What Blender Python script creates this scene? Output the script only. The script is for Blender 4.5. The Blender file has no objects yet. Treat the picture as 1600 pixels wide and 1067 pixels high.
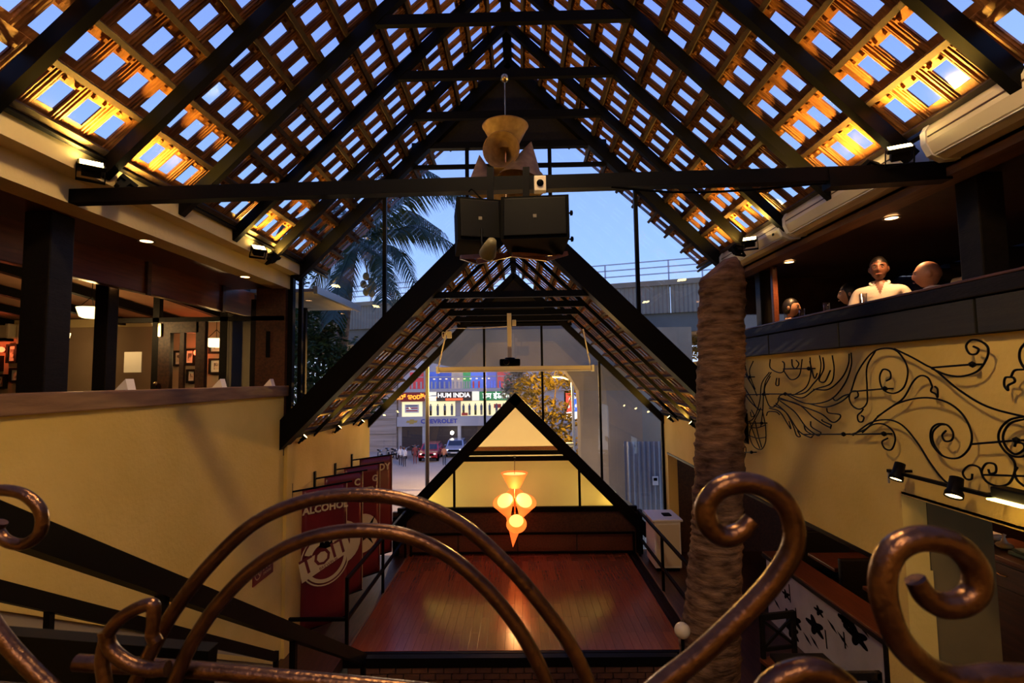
import bpy, bmesh, math, random
from mathutils import Vector, Matrix
random.seed(7)
SC = bpy.context.scene
COL = SC.collection
V = Vector
# ------------------------------------------------------------------ camera
F = 820.0                     # focal length in pixels of the 1600x1067 frame
CAMZ = 5.0
ROLL = 0.014
_px = 13*math.cos(ROLL) - 58.5*math.sin(ROLL); _py = -13*math.sin(ROLL) - 58.5*math.cos(ROLL)
PITCH = math.atan2(-_py, F); YAW = math.atan2(_px, F/math.cos(PITCH))
CR = Matrix.Rotation(YAW, 3, 'Z') @ Matrix.Rotation(math.pi/2+PITCH, 3, 'X') @ Matrix.Rotation(-ROLL, 3, 'Z')
cam = bpy.data.cameras.new('camera'); cam.sensor_width = 36; cam.lens = F*36/1600
cam.clip_start = .05; cam.clip_end = 500
cam.dof.use_dof = True; cam.dof.focus_distance = 8; cam.dof.aperture_fstop = 7
camo = bpy.data.objects.new('camera', cam); COL.objects.link(camo)
camo.matrix_world = Matrix.Translation((0, 0, CAMZ)) @ CR.to_4x4()
SC.camera = camo
# ------------------------------------------------------------------ sky and exposure
W = bpy.data.worlds.new('dusk_sky'); SC.world = W; W.use_nodes = True
wn = W.node_tree; wn.nodes.clear()
wo = wn.nodes.new('ShaderNodeOutputWorld'); wb = wn.nodes.new('ShaderNodeBackground')
wt = wn.nodes.new('ShaderNodeTexCoord'); ws = wn.nodes.new('ShaderNodeSeparateXYZ'); wr = wn.nodes.new('ShaderNodeValToRGB')
wn.links.new(wt.outputs['Generated'], ws.inputs[0]); wn.links.new(ws.outputs['Z'], wr.inputs[0])
wn.links.new(wr.outputs[0], wb.inputs[0]); wn.links.new(wb.outputs[0], wo.inputs[0])
e = wr.color_ramp.elements
e[0].position = 0.0; e[0].color = (.68, .80, 1.0, 1)
e[1].position = .62; e[1].color = (.21, .33, 1.0, 1)
m_ = e.new(.22); m_.color = (.33, .55, 1.12, 1)
wb.inputs[1].default_value = 1.1
SC.view_settings.view_transform = 'Standard'; SC.view_settings.look = 'None'
SC.view_settings.gamma = 1; SC.view_settings.use_curve_mapping = False
SC.view_settings.exposure = 0.25
SC.cycles.max_bounces = 7; SC.cycles.transparent_max_bounces = 24
SC.cycles.sample_clamp_indirect = 4.0
SC.cycles.caustics_reflective = False; SC.cycles.caustics_refractive = False

# ------------------------------------------------------------------ helpers
def ray(px, py):
    return CR @ V(((px-800)/F, (533.5-py)/F, -1.0))
CAM = V((0, 0, CAMZ))
def aY(px, py, Y): d = ray(px, py); return CAM + d*(Y/d.y)
def aX(px, py, X): d = ray(px, py); return CAM + d*(X/d.x)
def aZ(px, py, z): d = ray(px, py); return CAM + d*((z-CAMZ)/d.z)
def R(z): return CAMZ + z

class MB:
    def __init__(s): s.v = []; s.f = []; s.mi = []; s.cur = 0; s.sm = []; s.smooth = False
    def add(s, vs, fs):
        o = len(s.v); s.v += [tuple(v) for v in vs]
        for f in fs: s.f.append([i+o for i in f]); s.mi.append(s.cur); s.sm.append(s.smooth)
        return s
    def hexa(s, p):   # 8 corners: bottom 4 ccw, top 4 ccw
        return s.add(p, [(3,2,1,0), (4,5,6,7), (0,1,5,4), (1,2,6,5), (2,3,7,6), (3,0,4,7)])
    def box(s, x0, x1, y0, y1, z0, z1):
        return s.hexa([(x0,y0,z0),(x1,y0,z0),(x1,y1,z0),(x0,y1,z0),(x0,y0,z1),(x1,y0,z1),(x1,y1,z1),(x0,y1,z1)])
    def bbox(s, x0, x1, y0, y1, z0, z1, b=.01):   # chamfered box
        bm = bmesh.new(); bmesh.ops.create_cube(bm, size=1)
        for v in bm.verts: v.co = V(((x0+x1)/2+v.co.x*(x1-x0), (y0+y1)/2+v.co.y*(y1-y0), (z0+z1)/2+v.co.z*(z1-z0)))
        bmesh.ops.bevel(bm, geom=bm.edges[:], offset=b, segments=2, affect='EDGES', profile=.6)
        return s.bm(bm)
    def bm(s, bm, M=None):
        bm.verts.index_update()
        s.add([(M @ v.co if M else v.co.copy()) for v in bm.verts], [[v.index for v in f.verts] for f in bm.faces]); bm.free(); return s
    def beam(s, a, b, w, h, up=(0,0,1)):
        a, b = V(a), V(b); d = (b-a).normalized(); u = V(up); r = d.cross(u)
        if r.length < 1e-4: r = d.cross(V((0,1,0)))
        r.normalize(); u = r.cross(d).normalized(); r *= w/2; u *= h/2
        return s.hexa([a-r-u, a+r-u, b+r-u, b-r-u, a-r+u, a+r+u, b+r+u, b-r+u])
    def tube(s, pts, r, n=8, closed=False, cap=True):
        pts = [V(p) for p in pts]; k = len(pts); rs = r if isinstance(r, (list, tuple)) else [r]*k
        vs = []; fs = []; prev = None
        for i, p in enumerate(pts):
            if closed: t = (pts[(i+1) % k]-pts[i-1])
            else: t = pts[min(i+1, k-1)]-pts[max(i-1, 0)]
            if t.length < 1e-9: t = V((0,0,1))
            t.normalize()
            if prev is None:
                a = V((0,0,1)) if abs(t.z) < .9 else V((1,0,0)); nrm = t.cross(a).normalized()
            else:
                nrm = prev - t*prev.dot(t)
                nrm = nrm.normalized() if nrm.length > 1e-6 else t.orthogonal().normalized()
            prev = nrm; b = t.cross(nrm)
            for j in range(n):
                q = 2*math.pi*j/n; vs.append(p + (nrm*math.cos(q)+b*math.sin(q))*rs[i])
        m = k if closed else k-1
        for i in range(m):
            for j in range(n):
                A = i*n+j; B = i*n+(j+1) % n; C = ((i+1) % k)*n+(j+1) % n; D = ((i+1) % k)*n+j
                fs.append((A, B, C, D))
        old = s.smooth; s.smooth = True; s.add(vs, fs); s.smooth = old
        if cap and not closed: s.add(vs[:n], [list(range(n))[::-1]]); s.add(vs[-n:], [list(range(n))])
        return s
    def lathe(s, prof, c=(0,0,0), n=24, M=None, smooth=True):
        vs = []; fs = []; k = len(prof)
        for (r, z) in prof:
            for j in range(n):
                q = 2*math.pi*j/n; p = V((r*math.cos(q), r*math.sin(q), z)); vs.append((M @ p if M else p)+V(c))
        for i in range(k-1):
            for j in range(n): fs.append((i*n+j, i*n+(j+1) % n, (i+1)*n+(j+1) % n, (i+1)*n+j))
        old = s.smooth; s.smooth = smooth; s.add(vs, fs); s.smooth = old; return s
    def prism(s, poly, d):  # polygon extruded by vector d
        n = len(poly); a = [V(p) for p in poly]; b = [p+V(d) for p in a]
        return s.add(a+b, [list(range(n))[::-1], list(range(n, 2*n))] + [(i, (i+1) % n, n+(i+1) % n, n+i) for i in range(n)])
    def ball(s, c, r, sub=2, sc=(1,1,1), M=None):
        bm = bmesh.new(); bmesh.ops.create_icosphere(bm, subdivisions=sub, radius=r)
        for v in bm.verts:
            v.co = V((v.co.x*sc[0], v.co.y*sc[1], v.co.z*sc[2]))
            if M: v.co = M @ v.co
            v.co += V(c)
        old = s.smooth; s.smooth = True; s.bm(bm); s.smooth = old; return s
    def mesh(s, name, mat):
        me = bpy.data.meshes.new(name); me.from_pydata(s.v, [], s.f)
        mats = mat if isinstance(mat, (list, tuple)) else [mat]
        for m in mats: me.materials.append(m)
        me.polygons.foreach_set('material_index', s.mi); me.polygons.foreach_set('use_smooth', s.sm)
        me.update(); return me
    def build(s, name, mat, parent=None, recalc=True):
        me = s.mesh(name, mat)
        if recalc:
            b = bmesh.new(); b.from_mesh(me); bmesh.ops.recalc_face_normals(b, faces=b.faces[:]); b.to_mesh(me); b.free()
        return link(name, me, parent)
def link(name, me, parent=None, M=None):
    o = bpy.data.objects.new(name, me); COL.objects.link(o)
    if parent is not None: o.parent = parent; o.matrix_parent_inverse = Matrix.Translation(-parent.location)
    if M is not None: o.matrix_basis = M
    return o
def tag(o, label, cat, group=None, kind=None):
    o['label'] = label; o['category'] = cat
    if group: o['group'] = group
    if kind: o['kind'] = kind
    return o
def thing(name, label, cat, loc=(0,0,0), group=None):
    o = bpy.data.objects.new(name, None); COL.objects.link(o); o.location = loc; o.empty_display_size = .1
    return tag(o, label, cat, group)
def struct(name, mb, mat, parent=None):
    o = mb.build(name, mat, parent)
    if parent is None: o['kind'] = 'structure'
    return o
def sempty(name, loc=(0,0,0)):
    o = bpy.data.objects.new(name, None); COL.objects.link(o); o.location = loc; o['kind'] = 'structure'; return o
def box(*a): return MB().box(*a)
def bbox(*a): return MB().bbox(*a)
def beam(*a, **k): return MB().beam(*a, **k)
def tube(*a, **k): return MB().tube(*a, **k)
def spl(P, k=6, closed=False):   # Catmull-Rom through the points
    P = [V(p) for p in P]; n = len(P); out = []
    rng = range(n) if closed else range(n-1)
    for i in rng:
        p0 = P[i-1] if (closed or i > 0) else P[0]*2-P[1]; p1 = P[i]; p2 = P[(i+1) % n]
        p3 = P[(i+2) % n] if (closed or i+2 < n) else P[-1]*2-P[-2]
        for j in range(k):
            t = j/k; out.append(.5*((2*p1)+(p2-p0)*t+(2*p0-5*p1+4*p2-p3)*t*t+(3*p1-p0-3*p2+p3)*t**3))
    if not closed: out.append(P[-1])
    return out

# ------------------------------------------------------------------ materials
MT = {}
def mat(name, col, rough=.6, metal=0, col2=None, scale=6, stretch=(1,1,1), bump=0, bscale=40, spec=.5, emit=None, es=0, detail=5, lo=.35, hi=.65, trans=0, coat=0):
    m = bpy.data.materials.new(name); m.use_nodes = True; nt = m.node_tree; b = nt.nodes['Principled BSDF']
    b.inputs['Base Color'].default_value = (*col, 1); b.inputs['Roughness'].default_value = rough
    b.inputs['Metallic'].default_value = metal; b.inputs['Specular IOR Level'].default_value = spec
    if coat: b.inputs['Coat Weight'].default_value = coat; b.inputs['Coat Roughness'].default_value = .15
    tc = nt.nodes.new('ShaderNodeTexCoord'); mp = nt.nodes.new('ShaderNodeMapping'); mp.inputs['Scale'].default_value = stretch
    nt.links.new(tc.outputs['Object'], mp.inputs[0])
    if col2:
        no = nt.nodes.new('ShaderNodeTexNoise'); no.inputs['Scale'].default_value = scale; no.inputs['Detail'].default_value = detail
        cr = nt.nodes.new('ShaderNodeValToRGB'); cr.color_ramp.elements[0].position = lo; cr.color_ramp.elements[1].position = hi
        cr.color_ramp.elements[0].color = (*col, 1); cr.color_ramp.elements[1].color = (*col2, 1)
        nt.links.new(mp.outputs[0], no.inputs['Vector']); nt.links.new(no.outputs[0], cr.inputs[0]); nt.links.new(cr.outputs[0], b.inputs['Base Color'])
    if bump:
        n2 = nt.nodes.new('ShaderNodeTexNoise'); n2.inputs['Scale'].default_value = bscale; n2.inputs['Detail'].default_value = 4
        bu = nt.nodes.new('ShaderNodeBump'); bu.inputs['Strength'].default_value = bump; bu.inputs['Distance'].default_value = .02
        nt.links.new(mp.outputs[0], n2.inputs['Vector']); nt.links.new(n2.outputs[0], bu.inputs['Height']); nt.links.new(bu.outputs[0], b.inputs['Normal'])
    if emit:
        b.inputs['Emission Color'].default_value = (*emit, 1); b.inputs['Emission Strength'].default_value = es
    if trans:   # mix in a translucent lobe (lamp shades, frosted glass, leaves)
        tl = nt.nodes.new('ShaderNodeBsdfTranslucent'); tl.inputs[0].default_value = (*(col2 or col), 1)
        mx = nt.nodes.new('ShaderNodeMixShader'); mx.inputs[0].default_value = trans
        out = nt.nodes['Material Output']
        nt.links.new(b.outputs[0], mx.inputs[1]); nt.links.new(tl.outputs[0], mx.inputs[2]); nt.links.new(mx.outputs[0], out.inputs[0])
    MT[name] = m; return m
def glassmat(name, tint=(.9,.93,.95), refl=1.0, rough=.0):
    m = bpy.data.materials.new(name); m.use_nodes = True; nt = m.node_tree; nt.nodes.clear()
    o = nt.nodes.new('ShaderNodeOutputMaterial'); t = nt.nodes.new('ShaderNodeBsdfTransparent'); g = nt.nodes.new('ShaderNodeBsdfGlossy')
    t.inputs[0].default_value = (*tint, 1); g.inputs['Roughness'].default_value = rough
    fr = nt.nodes.new('ShaderNodeFresnel'); ge = nt.nodes.new('ShaderNodeNewGeometry'); io = nt.nodes.new('ShaderNodeMix')
    io.inputs[2].default_value = 1.45; io.inputs[3].default_value = 1/1.45      # the same reflectance from either side of a thin pane
    nt.links.new(ge.outputs['Backfacing'], io.inputs[0]); nt.links.new(io.outputs[0], fr.inputs[0]); mu = nt.nodes.new('ShaderNodeMath'); mu.operation = 'MULTIPLY'; mu.inputs[1].default_value = refl
    mx = nt.nodes.new('ShaderNodeMixShader')
    nt.links.new(fr.outputs[0], mu.inputs[0]); nt.links.new(mu.outputs[0], mx.inputs[0]); nt.links.new(t.outputs[0], mx.inputs[1]); nt.links.new(g.outputs[0], mx.inputs[2]); nt.links.new(mx.outputs[0], o.inputs[0])
    MT[name] = m; return m
def emis(name, col, s):
    m = bpy.data.materials.new(name); m.use_nodes = True; nt = m.node_tree; nt.nodes.clear()
    o = nt.nodes.new('ShaderNodeOutputMaterial'); b = nt.nodes.new('ShaderNodeEmission'); b.inputs[0].default_value = (*col, 1); b.inputs[1].default_value = s
    nt.links.new(b.outputs[0], o.inputs[0]); MT[name] = m; return m
PLA = mat('yellow_plaster', (.61,.43,.105), .85, col2=(.70,.505,.145), scale=1.3, bump=.25, bscale=25, spec=.2)
CREAMP = mat('cream_plaster', (.66,.52,.26), .8, col2=(.72,.58,.31), scale=2, bump=.15, bscale=25, spec=.2)
BLK = mat('black_steel', (.002,.0019,.0018), .5, spec=.08)
BLKW = mat('black_wood', (.0055,.0045,.0035), .5, col2=(.010,.008,.006), scale=9, stretch=(4,.5,4), bump=.2, spec=.15)
CLAY = mat('clay_tile', (.085,.030,.011), .6, col2=(.26,.105,.034), scale=7, bump=.35, bscale=60, stretch=(1,.35,1), spec=.3)
BAT = mat('batten_wood', (.016,.007,.003), .8, col2=(.036,.015,.006), scale=5, stretch=(5,5,5), bump=.3)
DWOOD = mat('dark_brown_wood', (.035,.013,.006), .42, col2=(.075,.028,.012), scale=5, stretch=(6,.6,6), bump=.15)
RWOOD = mat('red_brown_wood', (.085,.024,.010), .3, col2=(.14,.042,.017), scale=4, stretch=(8,.7,8), bump=.08)
LEDGE = mat('brown_ledge_wood', (.13,.06,.022), .55, col2=(.20,.10,.04), scale=4, stretch=(6,.6,6), bump=.15)
GRNW = mat('black_green_board', (.012,.011,.005), .6, col2=(.020,.018,.008), scale=6, stretch=(8,.5,8), bump=.2)
GLS = glassmat('window_glass', (.975,.98,.985), 1.3)
TGL = glassmat('tile_glass', (.95,.96,.985), .5, .12)
FRO = mat('frosted_glass', (.70,.64,.45), .5, col2=(.80,.74,.54), scale=1.5, trans=.75)
CONC = mat('grey_concrete', (.19,.155,.105), .9, col2=(.27,.22,.15), scale=.6, bump=.3, bscale=6)
CONCD = mat('dark_concrete', (.13,.115,.09), .9, col2=(.18,.16,.125), scale=.6, bump=.3, bscale=6)
IRON = mat('bronze_painted_iron', (.065,.032,.019), .30, metal=.9, col2=(.115,.058,.034), scale=30, bump=.12, bscale=120, spec=.6)
CREAM = mat('cream_enamel', (.62,.53,.36), .35, col2=(.66,.57,.40), scale=2)
PARCH = mat('parchment_shade', (.30,.17,.05), .55, col2=(.52,.33,.11), scale=14, bump=.15, bscale=60, trans=.3)
MAROON = mat('maroon_vinyl', (.115,.008,.010), .33, col2=(.14,.010,.012), scale=2)
PRINT = mat('cream_print', (.58,.46,.24), .6)
PRINTD = mat('maroon_print', (.12,.01,.01), .6)
WHITE = mat('white_paint', (.70,.68,.62), .5)
PAPER = mat('white_paper', (.75,.72,.65), .7)
BLKP = mat('black_plastic', (.0009,.0009,.001), .55, spec=.03)
CHROME = mat('polished_brass', (.75,.55,.28), .18, metal=1)
STEEL = mat('grey_steel', (.35,.35,.35), .35, metal=.9)
TRUNK = mat('palm_bark', (.05,.026,.015), .9, col2=(.23,.135,.075), scale=6, stretch=(.8,.8,2.6), bump=.9, bscale=14, spec=.15, detail=9, lo=.32, hi=.70)
BARK = mat('bark', (.07,.05,.035), .9, col2=(.14,.11,.085), scale=4, stretch=(1,1,4), bump=.6, bscale=10)
LEAF = mat('green_leaf', (.010,.030,.007), .7, col2=(.028,.065,.013), scale=2, trans=.35)
LEAFD = mat('dark_leaf', (.008,.022,.007), .55, col2=(.02,.045,.012), scale=2, trans=.25)
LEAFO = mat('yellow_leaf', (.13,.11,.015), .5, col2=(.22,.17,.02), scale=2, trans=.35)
FROND = mat('frond_leaf', (.010,.030,.011), .45, col2=(.02,.05,.016), scale=3, trans=.2)
COCO = mat('coconut_husk', (.20,.13,.03), .5, col2=(.30,.22,.06), scale=5)
BRICK = mat('dark_brick', (.075,.030,.016), .85, col2=(.13,.05,.025), scale=5, bump=.4)
MORT = mat('mortar', (.05,.035,.025), .95)
def LP(name, kind, loc, power, col, **k):
    l = bpy.data.lights.new(name, kind); l.energy = power; l.color = col
    for a, b in k.items():
        if a not in ('aim', 'parent'): setattr(l, a, b)
    o = bpy.data.objects.new(name, l); COL.objects.link(o); o.location = loc
    if 'aim' in k: o.rotation_euler = (V(k['aim'])-V(loc)).to_track_quat('-Z', 'Y').to_euler()
    if k.get('parent'): p = k['parent']; o.parent = p; o.matrix_parent_inverse = Matrix.Translation(-p.location)
    return o
def text(s, size, mat_, parent, M, name='lettering', align='CENTER', extrude=.002, xs=1.0, bold=0.0):
    c = bpy.data.curves.new(name, 'FONT'); c.body = s; c.size = size; c.align_x = align; c.align_y = 'CENTER'; c.extrude = extrude; c.offset = bold; c.resolution_u = 2
    o = bpy.data.objects.new(name, c); COL.objects.link(o); bpy.context.view_layer.update()
    dg = bpy.context.evaluated_depsgraph_get(); me = bpy.data.meshes.new_from_object(o.evaluated_get(dg)); bpy.data.objects.remove(o)
    me.transform(M @ Matrix.Diagonal((xs, 1, 1, 1))); me.materials.clear(); me.materials.append(mat_)
    return link(name, me, parent)
FACE = Matrix.Rotation(math.pi/2, 4, 'X')      # text in XY -> faces -Y
def T(x, y, z): return Matrix.Translation((x, y, z))
# ------------------------------------------------------------------ levels
XL, XR, RX = -3.415, 3.17, -.12
YA, YB = 7.65, 11.8
FL = 1.19                      # stage level
HW1, RZ1 = 3.10, R(4.9)        # big roof: half width, ridge height (45 degrees)
HW2, RZ2 = 3.30, R(2.55)       # lower roof behind the first gable
TRUSS = [YA-.93*k for k in range(1, 7)]     # 6.72 ... 2.07
# clay colour differs a little from tile to tile
nt = CLAY.node_tree; oi = nt.nodes.new('ShaderNodeObjectInfo'); mu = nt.nodes.new('ShaderNodeVectorMath'); mu.operation = 'SCALE'; mu.inputs[0].default_value = (37, 53, 29)
mp = [n for n in nt.nodes if n.type == 'MAPPING'][0]
nt.links.new(oi.outputs['Random'], mu.inputs['Scale']); nt.links.new(mu.outputs[0], mp.inputs['Location'])

# ------------------------------------------------------------------ walls, floors
wl = struct('wall_left', box(XL-.22, XL, -3, YA, 0, R(-.2)), PLA)
struct('wall_plaster', MB().box(XL-.22, XL, YA, YB+.1, 0, R(-.72)), PLA, wl)
struct('pilaster', MB().box(XL, XL+.05, YA-.06, YA+.12, 0, R(-.75)), PLA, wl)
led = MB().bbox(XL-.26, XL+.035, -3, YA+.02, R(-.2), R(-.05), .012).build('parapet_board', LEDGE); led['kind'] = 'structure'
led.name = 'trim_1'
fa = struct('wall_left_fascia', box(XL-.2, XL+.03, -3, YA+.05, R(1.37), R(1.58)), CREAMP)
struct('fascia_step', box(XL-.2, XL+.2, -3, YA+.09, R(1.57), R(1.79)), CREAMP, fa)
# right wall with the two openings below the balcony
wr_ = struct('wall_right', box(XR, XR+.2, -3, YB+.1, R(-1.0), R(.27)), PLA)
ya, yb = 4.52, 4.80            # pillar between the openings
struct('wall_plaster', MB().box(XR, XR+.2, ya, YB+.1, R(-1.63), R(-1.0)), PLA, wr_)
struct('wall_pier', MB().box(XR, XR+.22, ya, yb, 0, R(-1.63)), PLA, wr_)
struct('wall_pier', MB().box(XR, XR+.2, YB-.22, YB+.1, 0, R(-1.63)), PLA, wr_)
struct('wall_lintel', MB().box(XR, XR+.2, 0.4, ya, R(-1.01), R(-.98)), PLA, wr_)
struct('wall_pier', MB().box(XR, XR+.2, -3, .4, 0, R(-1.0)), PLA, wr_)
struct('opening_frame', MB().box(XR-.015, XR+.2, yb, yb+.05, FL, R(-1.63)).box(XR-.015, XR+.2, yb, YB-.22, R(-1.67), R(-1.63)), BLKW, wr_)
struct('floor', box(-3.7, 9.5, -3, YB+.2, -.12, 0), DWOOD)
struct('floor_side_room', box(XR-.9, 9.5, -3, YB+.2, FL-.15, FL), DWOOD)
struct('wall_back', box(-3.7, 3.6, -3.2, -3, 0, R(2.2)), PLA)
struct('floor_landing', box(-1.72, 2.2, -3, .95, R(-1.62), R(-1.5)), DWOOD)
# stage: joists/brick base, planks
st = sempty('floor_stage', (0, YA, FL))
SX0, SX1 = -2.5, 2.46
struct('stage_frame', MB().box(SX0, SX1, YA+.02, YB+.1, FL-.2, FL-.02), BLKW, st)
struct('stage_fascia', MB().box(SX0-.05, SX1+.05, YA-.03, YA+.03, FL-.2, FL-.004), BLK, st)
PLANKM = [mat('stage_plank_%s' % n, c, .2, col2=c2, scale=3, stretch=(10,.8,10), bump=.015, coat=.25) for n, c, c2 in
          (('red', (.20,.042,.015), (.25,.058,.02)), ('brown', (.175,.04,.016), (.22,.053,.02)), ('rust', (.22,.05,.017), (.27,.066,.024)))]
NP = 38; pw = (SX1-SX0)/NP
pm = {}
for L in (1.0, .5):
    for q in range(3): pm[(L, q)] = MB().bbox(.001, pw-.001, .001, L*1.03-.001, -.02, 0, .0015).mesh('plank', PLANKM[q])
for i in range(NP):
    y = YA+.03; first = True; n = 0
    while y < YB-.02:
        L = .5 if (first and i % 2) else 1.0
        if y+L*1.03 > YB+.06: L = .5
        if y+L*1.03 > YB+.35: break
        o = link('plank', pm[(L, random.randrange(3))], st); o.matrix_parent_inverse = Matrix(); o.location = V((SX0+i*pw, y, FL))-st.location
        y += L*1.03; first = False; n += 1
struct('edge_strip', MB().box(SX0-.03, SX0, YA, YB, FL-.02, FL+.012).box(SX1, SX1+.03, YA, YB, FL-.02, FL+.012), LEDGE, st)
# brick base below the stage
bw = sempty('wall_stage_base', (0, YA, 0))
struct('mortar', MB().box(SX0, SX1, YA+.03, YA+.12, 0, FL-.2), MORT, bw)
bme = MB().bbox(-.105, .105, -.03, .03, -.036, .036, .004).mesh('brick', BRICK)
for r in range(7):
    z = FL-.245-r*.084
    for i in range(22):
        x = SX0+.13+i*.225+(.11 if r % 2 else 0)
        if x < SX1-.1:
            o = link('brick', bme, bw); o.matrix_parent_inverse = Matrix(); o.location = V((x, YA+.012+random.uniform(-.004,.004), z))-bw.location
# side floor strips beside the stage
struct('floor_left_walk', box(XL, SX0-.06, 6.2, YB+.1, FL-.2, FL-.05), DWOOD)

# ------------------------------------------------------------------ tiled roofs
PT = .2325; CT = .3653
def tile_mesh(ct, a=.064, rib=1.0):
    m = MB(); h = PT/2-.002; t = .014; L = ct+.045; v0, v1 = ct*.27, ct*.81
    def n(v): return -.02+.02*v/L
    us = [-h, -a, a, h]; vs = [0, v0, v1, L]
    for i in range(3):
        for j in range(3):
            if i == 1 and j == 1: continue
            q = [(us[i], vs[j]), (us[i+1], vs[j]), (us[i+1], vs[j+1]), (us[i], vs[j+1])]
            m.add([(u, v, n(v)) for u, v in q] + [(u, v, n(v)-t) for u, v in q], [(0,1,2,3), (7,6,5,4)])
    def wall(p, q): m.add([(*p, n(p[1])), (*q, n(q[1])), (*q, n(q[1])-t), (*p, n(p[1])-t)], [(0,1,2,3)])
    for ring in ([(-h,0),(h,0),(h,L),(-h,L)], [(-a,v1),(a,v1),(a,v0),(-a,v0)]):
        for k in range(4): wall(ring[k], ring[(k+1) % 4])
    for u, w, d in ((-.098,.012,.016), (-.080,.006,.010), (.082,.008,.013), (.102,.009,.018)):   # ribs of the interlocking profile
        w *= .8 if rib < 1 else 1; d *= rib; u *= 1.05 if rib < 1 else 1
        m.add([(u-w,0,n(0)),(u+w,0,n(0)),(u+w*.5,0,n(0)+d),(u-w*.5,0,n(0)+d),(u-w,L,n(L)),(u+w,L,n(L)),(u+w*.5,L,n(L)+d),(u-w*.5,L,n(L)+d)],
              [(0,1,2,3),(7,6,5,4),(0,3,7,4),(1,5,6,2),(3,2,6,7)])
    for u in (-.05, .05): m.box(u-.012, u+.012, v1+.02, v1+.045, n(v1), n(v1)+.03)     # nibs behind the batten
    return m.mesh('roof_tile', CLAY)
def pane_mesh(ct, a=.068):
    v0, v1 = ct*.27-.004, ct*.81+.004
    return MB().box(-a, a, v0, v1, -.021, -.017).mesh('glass_pane', TGL)
def slope(name, side, hw, rz, y0, y1, rows, ct, yback=None):
    """one roof slope: staggered tiles (each with its glass insert), battens, eaves board"""
    root = sempty(name, (RX+side*hw, y0, rz-hw))
    c = math.sqrt(.5)
    v = V((-side*c, 0, c)); u = V((0, -side, 0)); nn = u.cross(v)
    B = Matrix((u, v, nn)).transposed().to_4x4()
    tm, pmh = (tile_mesh(ct), pane_mesh(ct)) if rz > 8 else (tile_mesh(ct, .088, .35), pane_mesh(ct, .092))
    e0 = V((RX+side*hw, 0, rz-hw))
    ncol = round((y1-y0)/PT)
    for r in range(rows):
        off = PT/2 if r % 2 else 0
        for i in range(ncol+(1 if off else 0)):
            y = y0+PT/2+i*PT-off
            if y < y0: y = y0+PT*.25
            if y > y1-PT/2+.01 and off: continue
            M = Matrix.Translation(e0+v*(r*ct)+V((0,y,0))) @ B
            t = link('roof_tile', tm, root, M)
            g = link('glass_pane', pmh); g.parent = t; g.matrix_parent_inverse = Matrix()
    for r in range(rows+1):
        p = e0+v*(r*ct+.02)+nn*.028
        MB().beam(p+V((0,y0,0)), p+V((0,y1,0)), .042, .05, up=nn).build('batten', BAT, root)
    p = e0-v*.03+nn*.03
    MB().beam(p+V((0,y0,0)), p+V((0,y1,0)), .03, .12, up=nn).build('eaves_board', BLKW, root)
    if yback is not None:      # tiles over the landing, above and behind the viewer
        m = MB(); n2 = int((y0-yback)/PT)
        src = tm; vv = [x.co.copy() for x in src.vertices]; ff = [list(p.vertices) for p in src.polygons]
        for r in range(rows):
            for i in range(n2):
                M = Matrix.Translation(e0+v*(r*ct)+V((0, y0-PT/2-i*PT-(PT/2 if r % 2 else 0), 0))) @ B
                m.add([M @ q for q in vv], ff)
        o = m.build('roof_tiles', CLAY, root, recalc=False); o['kind'] = 'stuff'
    return root
for side, nm in ((-1, 'left'), (1, 'right')):
    slope('roof_'+nm, side, HW1, RZ1, YA+.93-24*PT, YA+.93, 12, CT, -3)
    slope('roof_lower_'+nm, side, HW2, RZ2, YA+.02, YB+.1, 13, HW2*math.sqrt(2)/13)
struct('trim_2', box(RX-.06, RX+.06, -3, YA+.93, RZ1-.12, RZ1+.1), BLK)
struct('trim_3', box(RX-.06, RX+.06, YA, YB+.15, RZ2-.12, RZ2+.1), BLK)

def truss(y, hw, rz, collar, label, w=.075, h=.11, drop=.105, group='roof trusses', cw=.06):
    t = thing('roof_truss', label, 'roof truss', (RX, y, rz-hw), group)
    c = math.sqrt(.5); zt = rz-drop*1.414
    for s in (-1, 1):
        p0 = V((RX+s*(hw+.02), y, zt-hw-.02)); p1 = V((RX, y, zt))
        beam(p0, p1, w, h, up=(s*c, 0, c)).build('rafter', BLK, t)
    if collar:
        z = collar; x = (zt-z)
        beam((RX-x, y, z), (RX+x, y, z), cw, .10).build('collar', BLK, t)
    return t
ords = ['second', 'third', 'fourth', 'fifth', 'sixth', 'seventh']
tr = {}
for k, y in enumerate(TRUSS):
    lb = 'black steel roof truss %s back from the glazed gable, under the glass-holed tiles' % ords[k]
    if k == 3: lb = 'black steel roof truss with long tie beam carrying the loudspeakers'
    tr[k] = truss(y, HW1, RZ1, R(3.49) if k < 5 else None, lb)
tie = beam(aY(110,309,3.86), aY(1478,269,3.86), .09, .105).build('tie_beam', BLK, tr[3])
beam(aY(1290,281,3.86), aY(1478,269,3.86), .11, .14).build('end_plate', BLK, tr[3])
for k, y in enumerate([8.7, 9.72, 10.72]):
    truss(y, HW2, RZ2, R(1.24), 'black rafter pair with collar under lower roof, %s behind the speaker gable' % ['first','second','third'][k], .045, .06, .08, 'lower roof trusses')

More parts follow.
